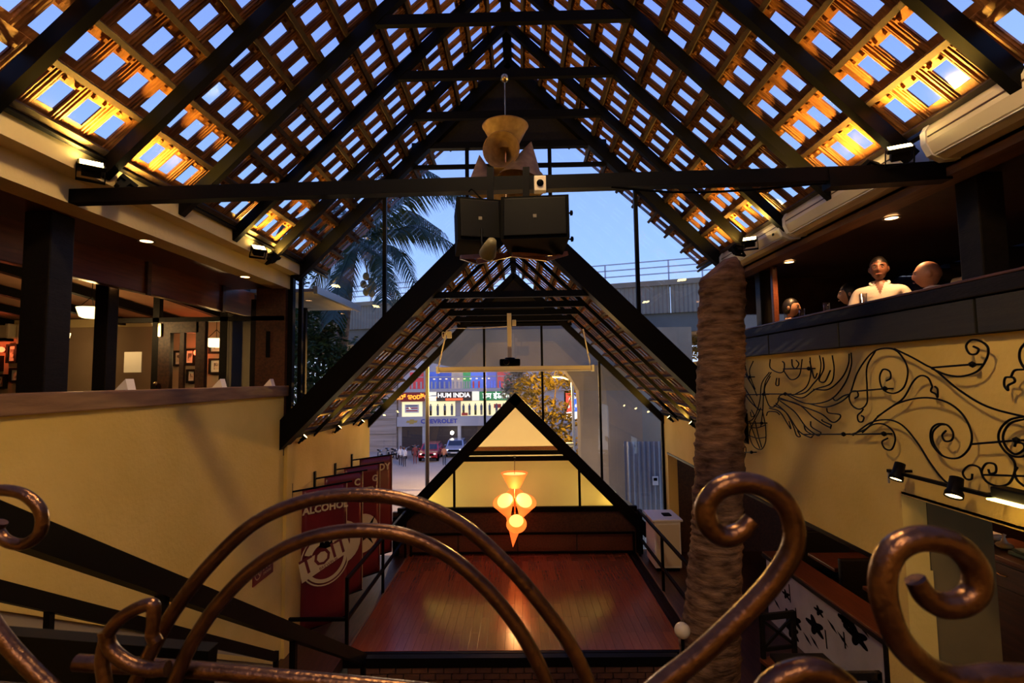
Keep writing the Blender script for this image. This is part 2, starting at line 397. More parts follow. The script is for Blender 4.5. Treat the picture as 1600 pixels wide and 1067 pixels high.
# ------------------------------------------------------------------ first gable: panel, frame of the lower roof, glazing
def z1(x): return RZ1-.05-abs(x-RX)
def z2(x, d=.21): return RZ2+d-abs(x-RX)
gp = struct('wall_gable_panel', MB().prism([(RX, YA+.02, RZ1-.1), (RX-1.36, YA+.02, R(3.49)), (RX+1.36, YA+.02, R(3.49))], (0, .06, 0)), BLKW)
for s in (-1, 1):
    beam((RX, YA-.03, RZ1-.16), (RX+s*(HW1+.1), YA-.03, RZ1-.26-HW1), .12, .16, up=(s, 0, 1)).build('panel_rafter', BLK, gp)
beam((RX-1.45, YA-.02, R(3.49)), (RX+1.45, YA-.02, R(3.49)), .1, .09).build('panel_chord', BLK, gp)
gf = thing('gable_frame', 'broad black gable frame at the front of the lower tiled roof', 'roof frame', (RX, YA, R(-.8)))
for s in (-1, 1):
    beam((RX-s*.1, YA-.08, RZ2+.1), (RX+s*(HW2+.1), YA-.08, RZ2-HW2-.1), .26, .30, up=(s, 0, 1)).build('frame_leg', BLK, gf)
beam((RX-1.25, YA-.02, R(1.24)), (RX+1.25, YA-.02, R(1.24)), .08, .09).build('collar', BLK, gf)
w1 = sempty('window_1', (0, YA, R(0)))
mx = [aY(p, 350, YA).x for p in (470, 600, 730, 861, 995)]
edges = [RX-HW1-.16] + mx + [RX+HW1+.1]
for i in range(len(edges)-1):
    a, b = edges[i]+.012, edges[i+1]-.012
    pts_top = []; pts_bot = []
    xs = [a] + ([RX] if a < RX < b else []) + [b]
    for x in xs:
        pts_top.append((x, YA+.05, min(z1(x), R(3.46)))); pts_bot.append((x, YA+.05, z2(x, .12)))
    if a < RX < b:
        pts_top = [(a, YA+.05, R(3.46)), (b, YA+.05, R(3.46))]
    elif i in (2, 4) or True:
        xa = RX-1.42 if b < RX else RX+1.42
        if a < xa < b: pts_top = [(a, YA+.05, min(z1(a), R(3.46))), (xa, YA+.05, R(3.46)), (b, YA+.05, min(z1(b), R(3.46)))]
    MB().prism(pts_bot+pts_top[::-1], (0, .008, 0)).build('pane', GLS, w1)
for x in mx: beam((x, YA+.05, z2(x, 0)), (x, YA+.05, min(z1(x), R(3.5))), .055, .06, up=(0,1,0)).build('mullion', BLK, w1)
zt = aY(800, 257, YA).z; beam((RX-(RZ1-zt), YA+.05, zt), (RX+(RZ1-zt), YA+.05, zt), .05, .06).build('transom', BLK, w1)
beam((XL+.03, YA+.03, R(-.85)), (XL+.03, YA+.03, R(1.8)), .09, .09, up=(0,1,0)).build('corner_post', BLK, w1)
beam((XR-.03, YA+.03, R(-.85)), (XR-.03, YA+.03, R(1.8)), .09, .09, up=(0,1,0)).build('corner_post', BLK, w1)

# ------------------------------------------------------------------ far glazing at the back of the stage
w2 = sempty('window_2', (0, YB, FL))
mx = [aY(p, 620, YB).x for p in (568, 667, 757, 848, 938, 1034)]
G3 = R(-.29)
def zi(x): return RZ2-.1-abs(x-RX)
def g3(x): return max(FL+.1, G3-.2-abs(x-RX)*1.02)
for i in range(5):
    a, b = mx[i]+.012, mx[i+1]-.012
    n = 6; xs = [a+(b-a)*k/n for k in range(n+1)]
    MB().prism([(x, YB+.06, g3(x)) for x in xs]+[(x, YB+.06, zi(x)) for x in xs[::-1]], (0, .008, 0)).build('pane', GLS, w2)
for i, x in enumerate(mx): beam((x, YB+.06, g3(x) if 0 < i < 5 else FL), (x, YB+.06, zi(x)), .05 if i != 1 else .07, .06, up=(0,1,0)).build('mullion', BLK if i != 1 else STEEL, w2)
beam((RX-1.3, YB+.03, R(1.24)), (RX+1.3, YB+.03, R(1.24)), .06, .1).build('transom', BLK, w2)
for s in (-1, 1):
    beam((RX, YB+.02, RZ2-.2), (RX+s*(HW2+.05), YB+.02, RZ2-.25-HW2), .1, .14, up=(s, 0, 1)).build('head_rail', BLK, w2)
MB().prism([(RX, YB+.0, RZ2-.12), (RX-1.28, YB+.0, R(1.26)), (RX+1.28, YB+.0, R(1.26))], (0, .05, 0)).build('gable_board', BLKW, w2)
# third gable: frame, collars, frosted glazing, small roof beyond
g = thing('entrance_gable', 'small black gable frame at the back of the stage', 'roof frame', (RX, YB-.06, FL))
for s in (-1, 1):
    beam((RX-s*.07, YB-.06, G3-.1), (RX+s*2.86, YB-.06, G3-.1-2.93*1.02), .16, .235, up=(s, 0, 1)).build('frame_leg', BLK, g)
    beam((RX+s*2.66, YB-.06, FL), (RX+s*2.66, YB-.06, G3-2.7), .12, .12, up=(0,1,0)).build('post', BLK, g)
zc = aY(800, 716, YB).z
beam((RX-1.36, YB-.05, zc), (RX+1.36, YB-.05, zc), .08, .10).build('collar', BLK, g)
zc2 = aY(800, 795, YB).z
beam((RX-2.62, YB-.05, zc2), (RX+2.62, YB-.05, zc2), .09, .11).build('bottom_rail', BLK, g)
for px in (710, 905):
    x = aY(px, 750, YB).x; beam((x, YB-.03, zc2), (x, YB-.03, zc), .05, .05, up=(0,1,0)).build('mullion', BLK, g)
# frosted panes under the collar
xm = [aY(710,750,YB).x, aY(905,750,YB).x]; yf = YB+.12
ed = [RX-2.6, xm[0], xm[1], RX+2.6]
def g3i(x): return G3-.35-abs(x-RX)*1.02
for i in range(3):
    a, b = ed[i], ed[i+1]
    if i == 1: P = [(a+.01,yf,zc2), (b-.01,yf,zc2), (b-.01,yf,zc), (a+.01,yf,zc)]
    elif i == 0: P = [(a,yf,zc2), (b-.01,yf,zc2), (b-.01,yf,min(zc,g3i(b))), (a+.05,yf,zc2+.06)]
    else: P = [(a+.01,yf,zc2), (b,yf,zc2), (b-.05,yf,zc2+.06), (a+.01,yf,min(zc,g3i(a)))]
    MB().prism(P, (0,.01,0)).build('frosted_pane', FRO, g)
struct('wall_entrance', MB().box(RX-2.75, RX+2.75, YB, YB+.1, FL-.2, zc2-.05), DWOOD)
# roof of the entrance porch beyond the glass
YC = YB+2.6
pr = sempty('roof_porch', (RX, YC, FL))
for s in (-1, 1):
    MB().prism([(RX, YB+.14, G3-.12), (RX+s*2.9, YB+.14, G3-.12-2.96), (RX+s*2.9, YC, G3-.12-2.96), (RX, YC, G3-.12)], (0, 0, -.05)).build('ceiling_board', CREAMP, pr)
MB().prism([(RX, YC-.1, G3-.15), (RX-2.9, YC-.1, G3-3.1), (RX+2.9, YC-.1, G3-3.1)], (0, .06, 0)).build('end_wall', FRO, pr)
for k, y in enumerate((YB+.75, YB+1.5)):
    beam((RX-1.3, y, zc+.02), (RX+1.3, y, zc+.02), .08, .10).build('collar', RWOOD if k else BLK, pr)
    for s in (-1, 1): beam((RX, y, G3-.27), (RX+s*2.85, y, G3-.27-2.9), .05, .06, up=(s,0,1)).build('rafter', CREAMP, pr)
MB().box(RX-3, RX+3, YB+.1, YC, FL-.6, FL-.5).build('porch_slab', CONC, pr)
for s in (-1, 1):
    x = RX+s*1.95
    f = thing('strip_light', 'yellow strip light glowing behind the frosted pane at the %s' % ('banner side' if s < 0 else 'white cabinet side'), 'light', (x, YB+.5, R(-2.85)))
    tube([(x, YB+.3, R(-2.82)), (x, YB+1.7, R(-2.82))], .02).build('lamp_tube', emis('strip_glow_%d' % (s+1), (1,.78,.22), 12), f)
    bbox(x-.04, x+.04, YB+.25, YB+1.75, R(-2.9), R(-2.84), .006).build('housing', CREAM, f)
    LP('strip_lamp', 'AREA', (x, YB+.75, R(-2.75)), 60, (1,.80,.36), shape='RECTANGLE', size=.1, size_y=1.2, aim=(x*.6, YB+.75, R(-1)), parent=f)
    LP('strip_end_lamp', 'POINT', (x+s*.1, YB+.30, R(-2.72)), 14, (1,.78,.22), shadow_soft_size=.06, parent=f)
# ------------------------------------------------------------------ balconies
# left balcony room
ZF = R(-1.05)
struct('floor_left_balcony', box(-11, XL-.22, -3, YA, ZF-.12, ZF), DWOOD)
struct('floor_left_room', box(-11, XL-.95, YA, 9.4, ZF-.12, ZF), DWOOD)
BRW = mat('brown_lime_wall', (.36,.25,.16), .85, col2=(.42,.30,.20), scale=2, bump=.15)
TERR = mat('terracotta_ceiling', (.34,.17,.09), .8, col2=(.42,.22,.12), scale=2)
struct('wall_left_balcony_back', box(-11, XL-.95, 9.2, 9.4, ZF, R(1.6)), BRW)
struct('wall_left_balcony_side', box(-11.1, -10.9, -3, 9.4, ZF, R(2.6)), BRW)
struct('trim_4', box(-11, -5.9, 9.12, 9.2, R(1.02), R(1.16)), CREAMP)
cl = struct('ceiling_left_balcony', MB().prism([(XL-.9, -3, R(2.2)), (-11, -3, R(2.2)), (-11, 9.2, R(1.18)), (XL-.9, 9.2, R(1.18))], (0,0,.08)), TERR)
for k in range(6):
    x = -5.0-k*1.0; beam((x, 1, R(1.80)), (x, 9.15, R(1.10)), .09, .12).build('rafter', BLK, cl)
struct('wall_left_balcony_near', box(-11, XL-.2, -3.2, -3, ZF, R(2.4)), BRW)
struct('wall_left_balcony_riser', box(-4.36, -4.3, -3, 9.3, R(1.38), R(2.3)), BLKW)
struct('wall_left_room_side', box(XL-1.0, XL-.9, YA+.05, 9.3, ZF, R(1.6)), BLKW)
sf = struct('ceiling_left_soffit', box(-4.25, XL+.0, -3, YA, R(1.38), R(1.45)), RWOOD)
MB().bbox(-4.30, -4.2, -3, 8.2, R(1.02), R(1.42), .01).build('drop_beam', RWOOD, sf)
for y in (3.93, 5.8, 7.3): MB().box(-4.19, -4.17, y-.03, y+.03, R(1.0), R(1.38)).build('cover_strip', DWOOD, sf)
def post(name, x, y, w, z0, z1, label, m=BLKW):
    t = thing(name, label, 'post', (x, y, z0))
    MB().bbox(x-w/2, x+w/2, y-w/2, y+w/2, z0+.10, z1, .012).build('shaft', m, t)
    MB().bbox(x-w/2-.02, x+w/2+.02, y-w/2-.02, y+w/2+.02, z0, z0+.1, .012).build('base', m, t)
    return t
post('wooden_post', XL-.36, 4.10, .22, ZF, R(1.375), 'thick black post at the open edge of the brown-boarded balcony')
post('wooden_post', aY(167,480,5.6).x, 5.6, .15, ZF, R(1.4), 'thin black post just inside the balcony, beside the bowl lamp')
# glazed partition with door between the balcony and the room behind
pt = sempty('door_1', (-5, 7.6, ZF)); yp = 7.6
def pxx(p): return aY(p, 550, yp).x
zt_ = aY(300, 500, yp).z
def bar(p0, p1, y0, y1, m=DWOOD, n='frame_member', d=.08):
    a = aY(p0, 550, yp).x; b = aY(p1, 550, yp).x
    MB().box(a, b, yp-d/2, yp+d/2, aY(300, y1, yp).z if y1 < 900 else ZF, aY(300, y0, yp).z).build(n, m, pt)
for p0, p1 in ((160,170),(240,250),(345,357),(393,401)): bar(p0, p1, 425 if p0 < 390 else 470, 999, BLKW)
bar(160, 445, 496, 503, BLKW); bar(262, 268, 503, 999, DWOOD, 'door_stile'); bar(250,262,503,999, DWOOD, 'door_stile')
bar(268, 312, 503, 520, DWOOD, 'door_rail'); bar(308, 322, 503, 999, DWOOD, 'door_stile'); bar(322, 345, 503, 999, DWOOD, 'door_stile') if False else None
bar(282, 289, 520, 999, DWOOD, 'door_mullion', .05)
for p0, p1 in ((170,240),(268,308),(322,345),(357,393)): bar(p0, p1, 503, 999, GLS, 'pane', .008)
bar(401, 447, 430, 999, DWOOD, 'panel'); bar(418, 424, 520, 560, BLK, 'panel_pull', .11)
MB().box(pxx(196), pxx(223), yp-.02, yp-.012, aY(200,582,yp).z, aY(200,550,yp).z).build('notice', PAPER, pt)
MB().box(pxx(251), pxx(255), yp-.07, yp-.045, aY(200,527,yp).z, aY(200,507,yp).z).build('door_closer', CHROME, pt)
MB().ball((pxx(250), yp-.07, aY(200,600,yp).z), .035).build('door_knob', CHROME, pt)
# framed pictures on the far wall
ART = mat('picture_print', (.12,.10,.08), .6, col2=(.62,.55,.44), scale=9, lo=.45, hi=.52)
pics = [(12,27,538,567,'tall'), (16,42,575,597,'wide'), (-8,9,585,607,'small square'), (-14,3,556,580,'dark small'), (272,286,548,572,'narrow'), (289,305,545,570,'upper'), (292,307,577,598,'lower small'), (327,357,560,584,'large wide'), (327,357,532,552,'upper wide'), (418,440,555,592,'hidden')][:9]
plab = ['tall black-framed picture beside the red wall lamp', 'wide black-framed picture under the tall one near the brick column', 'small black-framed picture cut by the photo edge, low on the wall', 'dark-framed picture under the red wall lamp at the photo edge',
        'narrow framed picture seen through the glazed door, beside its mullion', 'upper framed picture seen through the right door pane', 'lower framed picture seen through the right door pane', 'large wide framed picture seen through the pane beside the door', 'wide framed picture above the large one beside the door']
for (a, b, t_, b_, n), lb in zip(pics, plab):
    p = aY(a, t_, 9.17); q = aY(b, b_, 9.17)
    o = thing('framed_picture', lb, 'picture', (p.x, 9.18, q.z), 'pictures in the balcony room')
    m = MB(); f = .035
    m.box(p.x, q.x, 9.14, 9.2, p.z-f, p.z).box(p.x, q.x, 9.14, 9.2, q.z, q.z+f).box(p.x, p.x+f, 9.14, 9.2, q.z+f, p.z-f).box(q.x-f, q.x, 9.14, 9.2, q.z+f, p.z-f)
    m.build('frame', BLKW, o); dx = (q.x-p.x)*.16; dz = (p.z-q.z)*.16
    MB().box(p.x+f, q.x-f, 9.17, 9.2, q.z+f, p.z-f).build('mount', PAPER, o)
    MB().box(p.x+f+dx, q.x-f-dx, 9.16, 9.175, q.z+f+dz, p.z-f-dz).build('print', ART, o)
# air conditioner
p = aY(-40, 508, 9.15); q = aY(29, 535, 9.15)
o = thing('air_conditioner', 'white split air conditioner high on the balcony room wall', 'air conditioner', (p.x, 9.2, q.z))
MB().bbox(p.x, q.x, 8.95, 9.2, q.z+.06, p.z, .03).build('body', CREAM, o); MB().box(p.x+.03, q.x-.04, 8.94, 9.1, q.z+.015, q.z+.065).build('vent', BLKP, o)
MB().bbox(q.x+.02, q.x+.18, 9.08, 9.2, q.z-.03, p.z, .01).build('side_box', CREAM, o)
# brick column behind
bc = thing('brick_column', 'dark brick column against the balcony room wall', 'column', (aY(62,560,9).x, 9.05, ZF))
a, b = aY(50,560,9.0).x, aY(78,560,9.0).x
MB().box(a+.01, b-.01, 9.0, 9.2, ZF, aY(60,514,9).z).build('mortar', MORT, bc)
bb = MB().bbox(-.11, .11, -.02, .1, -.035, .035, .004).mesh('brick', BRICK)
zz = ZF+.05; r = 0
while zz < aY(60,514,9).z-.04:
    for i in range(2):
        o = link('brick', bb, bc); o.matrix_parent_inverse = Matrix(); o.location = V((a+.13+i*.235-(.05 if r % 2 else 0), 8.99, zz))-bc.location
    zz += .082; r += 1
# bowl lamps and red wall lamps
WARM = emis('warm_bowl_glow', (1,.72,.28), 3.2); REDG = emis('red_lamp_glow', (1,.10,.03), 5)
def bowl(px, py, Y, w, label, power=14):
    c = aY(px, py, Y); o = thing('bowl_lamp', label, 'lamp', c, 'bowl lamps of the balcony room'); r = w/2
    MB().lathe([(.01,-.07),(r*.6,-.068),(r*.8,-.05),(r,.05),(r*1.02,.07),(r*.98,.07),(r*.75,-.03),(.01,-.05)], c, 24).build('bowl', WARM, o)
    zc_ = R(2.2-(c.y+3)*.0836)
    for q in range(3):
        a = q*2.1; beam(c+V((math.cos(a)*r*.9, math.sin(a)*r*.9, .06)), c+V((0,0,.22)), .008, .008).build('chain', BLK, o)
    tube([c+V((0,0,.22)), V((c.x, c.y, zc_))], .005).build('drop_rod', BLK, o)
    LP('bowl_light', 'POINT', c+V((0,0,-.16)), power, (1,.62,.25), shadow_soft_size=.1, parent=o)
bowl(143, 489, 6.9, .33, 'glowing cream bowl lamp hanging between the two black posts', 22)
bowl(98+0, 527, 8.4, .2, 'small glowing bowl lamp low behind the thick post', 4)
bowl(338, 536, 8.5, .34, 'glowing cream bowl lamp seen through the pane beside the door', 8)
for px, py, lb in ((2,546,'red glowing wall lamp beside the tall framed picture'), (307,551,'red glowing wall lamp seen through the door pane')):
    c = aY(px, py, 9.1); o = thing('wall_lamp', lb, 'lamp', c, 'red wall lamps')
    MB().ball(c, .05).build('globe', REDG, o); MB().box(c.x-.03, c.x+.03, c.y+.02, 9.2, c.z-.03, c.z+.03).build('bracket', BLK, o)
    LP('red_light', 'POINT', c+V((0,-.12,0)), 4, (1,.16,.05), shadow_soft_size=.05, parent=o)
# little folded cards on the parapet
for k, (px, py) in enumerate(((196,603),(343,602),(421,600))):
    c = aX(px, py+4, XL-.12); c.z = R(-.05)
    o = MB().prism([(c.x-.06,c.y-.05,c.z+.001), (c.x+.06,c.y-.05,c.z+.001), (c.x+.02,c.y-.03,c.z+.10)], (0,.1,0)).build('table_card', PAPER)
    tag(o, ['folded white card on the brown parapet below the paper notice', 'folded white card on the brown parapet below the large wide picture', 'folded white card at the far end of the brown parapet'][k], 'card', 'cards on the parapet')
# downlights
DLG = emis('downlight_glow', (1,.45,.16), 14)
def downlight(c, label, power=9, col=(1,.5,.2), aim=None):
    o = thing('downlight', label, 'light', c, 'recessed downlights')
    MB().lathe([(.075,-.012),(.075,0),(.055,.0),(.055,-.008),(.075,-.012)], c, 20).build('ring', STEEL, o)
    MB().lathe([(.0,-.006),(.056,-.006)], c, 20).build('lens', DLG, o)
    LP('downlight_spot', 'SPOT', V(c)+V((0,0,-.03)), power, col, spot_size=2.2, spot_blend=.8, shadow_soft_size=.05, aim=aim or (c[0], c[1], c[2]-1), parent=o)
downlight(aZ(229,376,R(1.375)), 'glowing downlight in the red-brown soffit above the thick black post', 30)
downlight(aZ(383,432,R(1.375)), 'glowing downlight in the red-brown soffit near the glazed gable', 20)
downlight(aZ(1393,340,R(1.49)), 'glowing downlight above the standing man in the white shirt', 70)
downlight(aZ(1233,409,R(1.49)), 'glowing downlight near the palm trunk above the seated woman', 60)
c = aY(183,440,5.6); o = thing('ceiling_spot', 'small cylinder spot with glowing rim under the drop beam', 'light', c)
MB().lathe([(.055,.1),(.055,-.06),(.045,-.06),(.045,.0)], c, 16).build('can', BLK, o); MB().lathe([(.0,-.05),(.047,-.05)], c, 16).build('lens', DLG, o); tube([c+V((0,0,.1)), V((c.x,c.y,R(1.4)))], .01).build('stem', BLK, o)

# right balcony
ZR = R(-.50)
struct('floor_right_balcony', box(XR+.2, 10, -3, YA+.4, ZR-.12, ZR), DWOOD)
pr_ = struct('wall_right_parapet', box(XR-.03, XR+.12, -3, YA+.05, R(.26), R(.51)), BLKW)
jy = [-.9, .6, 2.1, 3.61, 5.15, 6.6, YA+.05]
for i in range(6): MB().bbox(XR-.06, XR-.028, jy[i]+.012, jy[i+1]-.012, R(.265), R(.505), .006).build('panel', GRNW, pr_)
MB().bbox(XR-.075, XR+.2, -3, YA+.08, R(.515), R(.625), .01).build('cap_board', BLKW, pr_)
MB().bbox(XR-.08, XR+.23, -3, YA+.08, R(.625), R(.645), .006).build('cap_edge', DWOOD, pr_)
CEILR = mat('dark_plywood', (.030,.017,.011), .5, col2=(.055,.032,.02), scale=3, stretch=(2,8,2), bump=.15)
struct('ceiling_right_balcony', box(XR-.02, 5.9, -3, YA+.6, R(1.5), R(1.58)), CEILR)
struct('ceiling_right_balcony_slope', MB().prism([(6.2,-3,R(1.58)),(6.2,YA+.6,R(1.58)),(9.6,YA+.6,R(.2)),(9.6,-3,R(.2))], (0,0,.06)), CEILR)
struct('wall_right_balcony_back', box(9.5, 9.6, -3, YA+.6, ZR, R(.3)), BRW)
struct('wall_right_balcony_end', box(4.15, 9.6, YA+.5, YA+.6, ZR, R(1.5)), CEILR)
struct('wall_right_balcony_near', box(XR, 9.6, -3.2, -3, ZR, R(1.6)), BRW)
struct('trim_7', box(XR+.2, 4.15, YA+.5, YA+.6, R(.95), R(1.5)), CEILR)
hd = struct('wall_right_header', box(XR-.02, XR+.18, -3, YA+.05, R(1.44), R(1.52)), LEDGE)
MB().box(XR-.02, XR+.14, -3, YA+.05, R(1.52), R(1.86)).build('plaster_band', CREAMP, hd)
post('wooden_post', XR+.36, 3.98, .20, ZR, R(1.5), 'black post on the balcony beside the bald man')
post('wooden_post', XR+.35, YA-.1, .16, ZR, R(1.5), 'black end post of the balcony behind the palm trunk')
post('wooden_post', XR+.34, YA-.45, .07, ZR, R(1.5), 'thin red-brown strip standing in for the reddish-lit edge of the end post', RWOOD)  # lit edge of the end post, made as a separate red-brown piece
# skylight strip in the balcony ceiling, dusk sky showing through
wr3 = sempty('window_3', (6.0, 5, R(1.54)))
for k in range(14):
    y = 2.2+k*.42; MB().box(5.9, 6.2, y, y+.30, R(1.53), R(1.536)).build('pane', GLS, wr3); MB().box(5.9, 6.2, y+.30, y+.42, R(1.5), R(1.58)).build('glazing_bar', BLKW, wr3)
MB().box(5.9, 6.2, -3, 2.2, R(1.5), R(1.58)).build('end_board', CEILR, wr3)
# cream casings under the right eaves
def casing(y0, y1, label, k):
    cx, cz = XR-.075, R(1.665)
    o = thing('cream_casing', label, 'casing', (cx, y0, cz), 'cream casings under the eaves')
    prof = [(.05,-.14), (-.06,-.15), (-.14,-.11), (-.175,-.03), (-.175,.05), (-.14,.11), (-.07,.14), (.05,.145)]
    def ext(pf, a, b, nm, mt):
        m = MB(); m.smooth = False; n = len(pf)
        m.add([(cx+p[0], a, cz+p[1]) for p in pf]+[(cx+p[0], b, cz+p[1]) for p in pf], [(i, i+1, n+i+1, n+i) for i in range(n-1)]+[list(range(n))[::-1], list(range(n, 2*n))]); m.build(nm, mt, o)
    ext(prof, y0+.05, y1-.05, 'shell', CREAM)
    big = [(p[0]*1.06-.0, p[1]*1.06) for p in prof]
    ext(big, y0, y0+.05, 'end_cap', WHITE); ext(big, y1-.05, y1, 'end_cap', WHITE)
    MB().box(cx-.181, cx-.17, y0+.06, y1-.06, cz+.005, cz+.014).build('groove', DWOOD, o)
    MB().box(cx-.135, cx-.10, y0+.06, y1-.06, cz-.128, cz-.122).build('flap_edge', WHITE, o)
    MB().box(cx-.185, cx-.17, y0+.14, y0+.17, cz-.07, cz-.045).build('button', BLKP, o)
casing(-.6, 1.6, 'cream rounded casing nearest the landing, out of sight above', 0) if False else None
casing(1.3, 3.72, 'near cream rounded casing under the eaves beside the eaves floodlight', 0)
casing(3.95, 5.72, 'middle cream rounded casing under the eaves above the standing man', 1)
casing(5.8, 7.55, 'far cream rounded casing under the eaves by the palm trunk top', 2)

# ------------------------------------------------------------------ floodlights at the eaves
FLG = emis('flood_lens', (1,.72,.25), 30)
def flood(c, aim, power, label, size=.16, spot=2.0, col=(1,.55,.08)):
    c = V(c); d = (V(aim)-c).normalized(); o = thing('floodlight', label, 'floodlight', c, 'eaves floodlights')
    q = d.to_track_quat('Z', 'Y').to_matrix().to_4x4(); Mx = Matrix.Translation(c) @ q; s = size/2
    def part(mb, n, mt): mb.v = [tuple(Mx @ V(v)) for v in mb.v]; mb.build(n, mt, o)
    part(MB().prism([(-s,-s*.8,0),(s,-s*.8,0),(s,s*.8,0),(-s,s*.8,0)], (0,0,.03)).prism([(-s*.7,-s*.6,-.06),(s*.7,-s*.6,-.06),(s*.7,s*.6,-.06),(-s*.7,s*.6,-.06)], (0,0,.062)), 'housing', BLK)
    part(MB().box(-s*.85, s*.85, -s*.65, s*.65, .031, .034), 'lens', FLG)
    part(MB().box(-s*1.1, -s*1.02, -.015, .015, -.1, .02).box(s*1.02, s*1.1, -.015, .015, -.1, .02).box(-s*1.1, s*1.1, -.015, .015, -.11, -.095), 'bracket', BLK)
    LP('flood_lamp', 'SPOT', c+d*.06, power, col, spot_size=spot, spot_blend=.7, shadow_soft_size=.05, aim=aim, parent=o)
for s, sn, px, pz in ((-1, 'left plaster band', 0, 0), (1, 'cream casings', 0, 0)):
    x = RX+s*(HW1-.02); z = RZ1-HW1-.20
    for k, (y, dy, pw_) in enumerate(((3.72, -.5, 300), (4.06, .5, 230), (6.2, -.5, 190), (6.58, .5, 160))):
        flood((x-(.20 if s > 0 else -.06), y, z), (x-s*.42, y+dy*.8, z+.80), pw_, 'black eaves floodlight above the %s, %s of the row there' % (sn, ['first', 'second', 'third', 'last'][k]))
    for k, y in enumerate((8.05, 9.6, 11.0)):
        x2 = RX+s*(HW2-.10); flood((x2, y, RZ2-HW2-.10), (x2-s*.9, y+.35, RZ2-HW2+.9), 200, 'small spotlight on the %s wall top beside the stage, %s from the gable frame' % ('banner' if s < 0 else 'palm-side', ['first', 'second', 'third'][k]), .09, 2.0)

# ------------------------------------------------------------------ loudspeakers on the tie beam
def spk(pl, pr, pt, pb, Y, dep, rot, label):
    c = aY((pl+pr)/2, (pt+pb)/2, Y); w = (pr-pl)/F*Y; h = (pb-pt)/F*Y
    o = thing('loudspeaker', label, 'speaker', c, 'loudspeakers on the tie beam')
    Mx = Matrix.Translation(c) @ Matrix.Rotation(rot, 4, 'Z') @ Matrix.Rotation(math.radians(-8), 4, 'X')
    def part(mb, n, mt): mb.v = [tuple(Mx @ V(v)) for v in mb.v]; return mb.build(n, mt, o)
    m = MB(); a = w/2; b = w*.40; d = dep/2; z = h/2
    part(MB().prism([(-a,-d,-z),(a,-d,-z),(b,d,-z),(-b,d,-z)], (0,0,h)), 'cabinet', BLKP)
    part(MB().bbox(-a+.02, a-.02, -d-.015, -d+.005, -z+.02, z-.02, .006), 'grille', BLK)
    part(MB().box(-.012, .012, -d-.019, -d-.014, -.012, .012), 'badge', MT['dark_concrete'])
    for s_ in (-.1, .1): part(MB().lathe([(0,0),(.018,.004),(.02,.02),(.006,.024),(.006,.04)], (a+.035, 0, s_), 10, Matrix.Rotation(-math.pi/2, 3, 'Y')), 'knob', BLKP)
    return o
s1 = spk(708, 778, 322, 392, 3.8, .32, .28, 'black loudspeaker turned aside, hung from the tie beam over the palm frond')
s2 = spk(785, 889, 320, 390, 3.7, .34, -.06, 'larger black loudspeaker facing the landing, hung from the tie beam')
for o_, px in ((s1, 766), (s2, 822)):
    p = aY(px, 262, 3.8); q = aY(px, 345, 3.8)
    beam(p, q, .05, .035, up=(0,1,0)).build('hanger', BLK, o_)
for a_, b_ in (((720,402),(800,398)), ((800,398),(886,396)), ((745,410),(800,398)), ((800,398),(855,405)), ((720,402),(745,410)), ((855,405),(886,396))):
    beam(aY(*a_, 3.75), aY(*b_, 3.85), .022, .03).build('cradle_bar', RWOOD, s2)
o = thing('junction_box', 'small white box with round black socket on the tie beam', 'box', aY(843,290,3.78))
p = aY(834,279,3.80); q = aY(853,302,3.80); MB().bbox(p.x, q.x, 3.74, 3.81, q.z, p.z, .006).build('case', CREAM, o); MB().lathe([(0,.012),(.024,.01),(.026,0)], ((p.x+q.x)/2, 3.738, (p.z+q.z)/2), 14, Matrix.Rotation(math.pi/2, 3, 'X')).build('socket', BLKP, o)
c = aY(764,390,3.42); o = thing('stage_lamp', 'small dull yellow lamp head hanging below the two loudspeakers', 'lamp', c)
Mr = Matrix.Rotation(math.radians(60), 3, 'X') @ Matrix.Rotation(.3, 3, 'Y')
MB().lathe([(.0,.09),(.03,.085),(.045,.03),(.058,-.04),(.055,-.05),(.0,-.03)], c, 18, Mr).build('shade', mat('olive_enamel', (.16,.14,.055), .5), o); tube(spl([c, c+V((-.05,.1,.05)), c+V((-.06,.2,.2))]), .008).build('arm', BLK, o)
tube(spl([aY(732,300,3.78), aY(738,296,3.77), aY(752,310,3.76), aY(770,316,3.78), aY(790,318,3.8)]), .006).build('cable', BLKP, s1)
tag(tube(spl([aY(955,292,3.8), aY(1050,300,3.8), aY(1150,298,3.8), aY(1290,286,3.8)]), .009).build('cable_run', BLKP), 'slack black cable sagging under the tie beam beside the loudspeakers', 'cable')

# ------------------------------------------------------------------ cone lamps
def cone(m, apex, dirv, L, r):
    q = V(dirv).normalized().to_track_quat('Z', 'Y').to_matrix()
    m.lathe([(.004,0), (r,L), (r+.004,L+.002), (r-.006,L-.002), (.003,.012)], apex, 32, q); return m
def cluster(c, k, lab, shade, rodtop, lit):
    """c = centre of the upper bowl's narrow end; k = scale"""
    c = V(c); o = thing('cone_chandelier', lab, 'chandelier', c, 'cone chandeliers')
    MB().lathe([(.11*k,0),(.25*k,.27*k),(.262*k,.285*k),(.245*k,.28*k),(.105*k,.012*k),(.0,.01*k)], c, 40).build('top_bowl', shade[0], o)
    for i, (ap, d, L, r) in enumerate(CONES):
        mb = cone(MB(), c+V(ap)*k, d, L*k, r*k); mb.build('cone_shade', shade[1], o)
    tube([c+V((0,0,.05)), rodtop], .006).build('rod', CHROME if not lit else RWOOD, o)
    tube([c+V((0,0,.05)), c+V((0,0,-.62*k))], .018*k).build('stem', CHROME, o)
    for z in (-.12,-.2,-.27): MB().ball(c+V((.05*k*math.sin(z*40),-.08*k,z*k-.08*k)), .022*k, 1).build('stem_knob', CHROME, o)
    return o
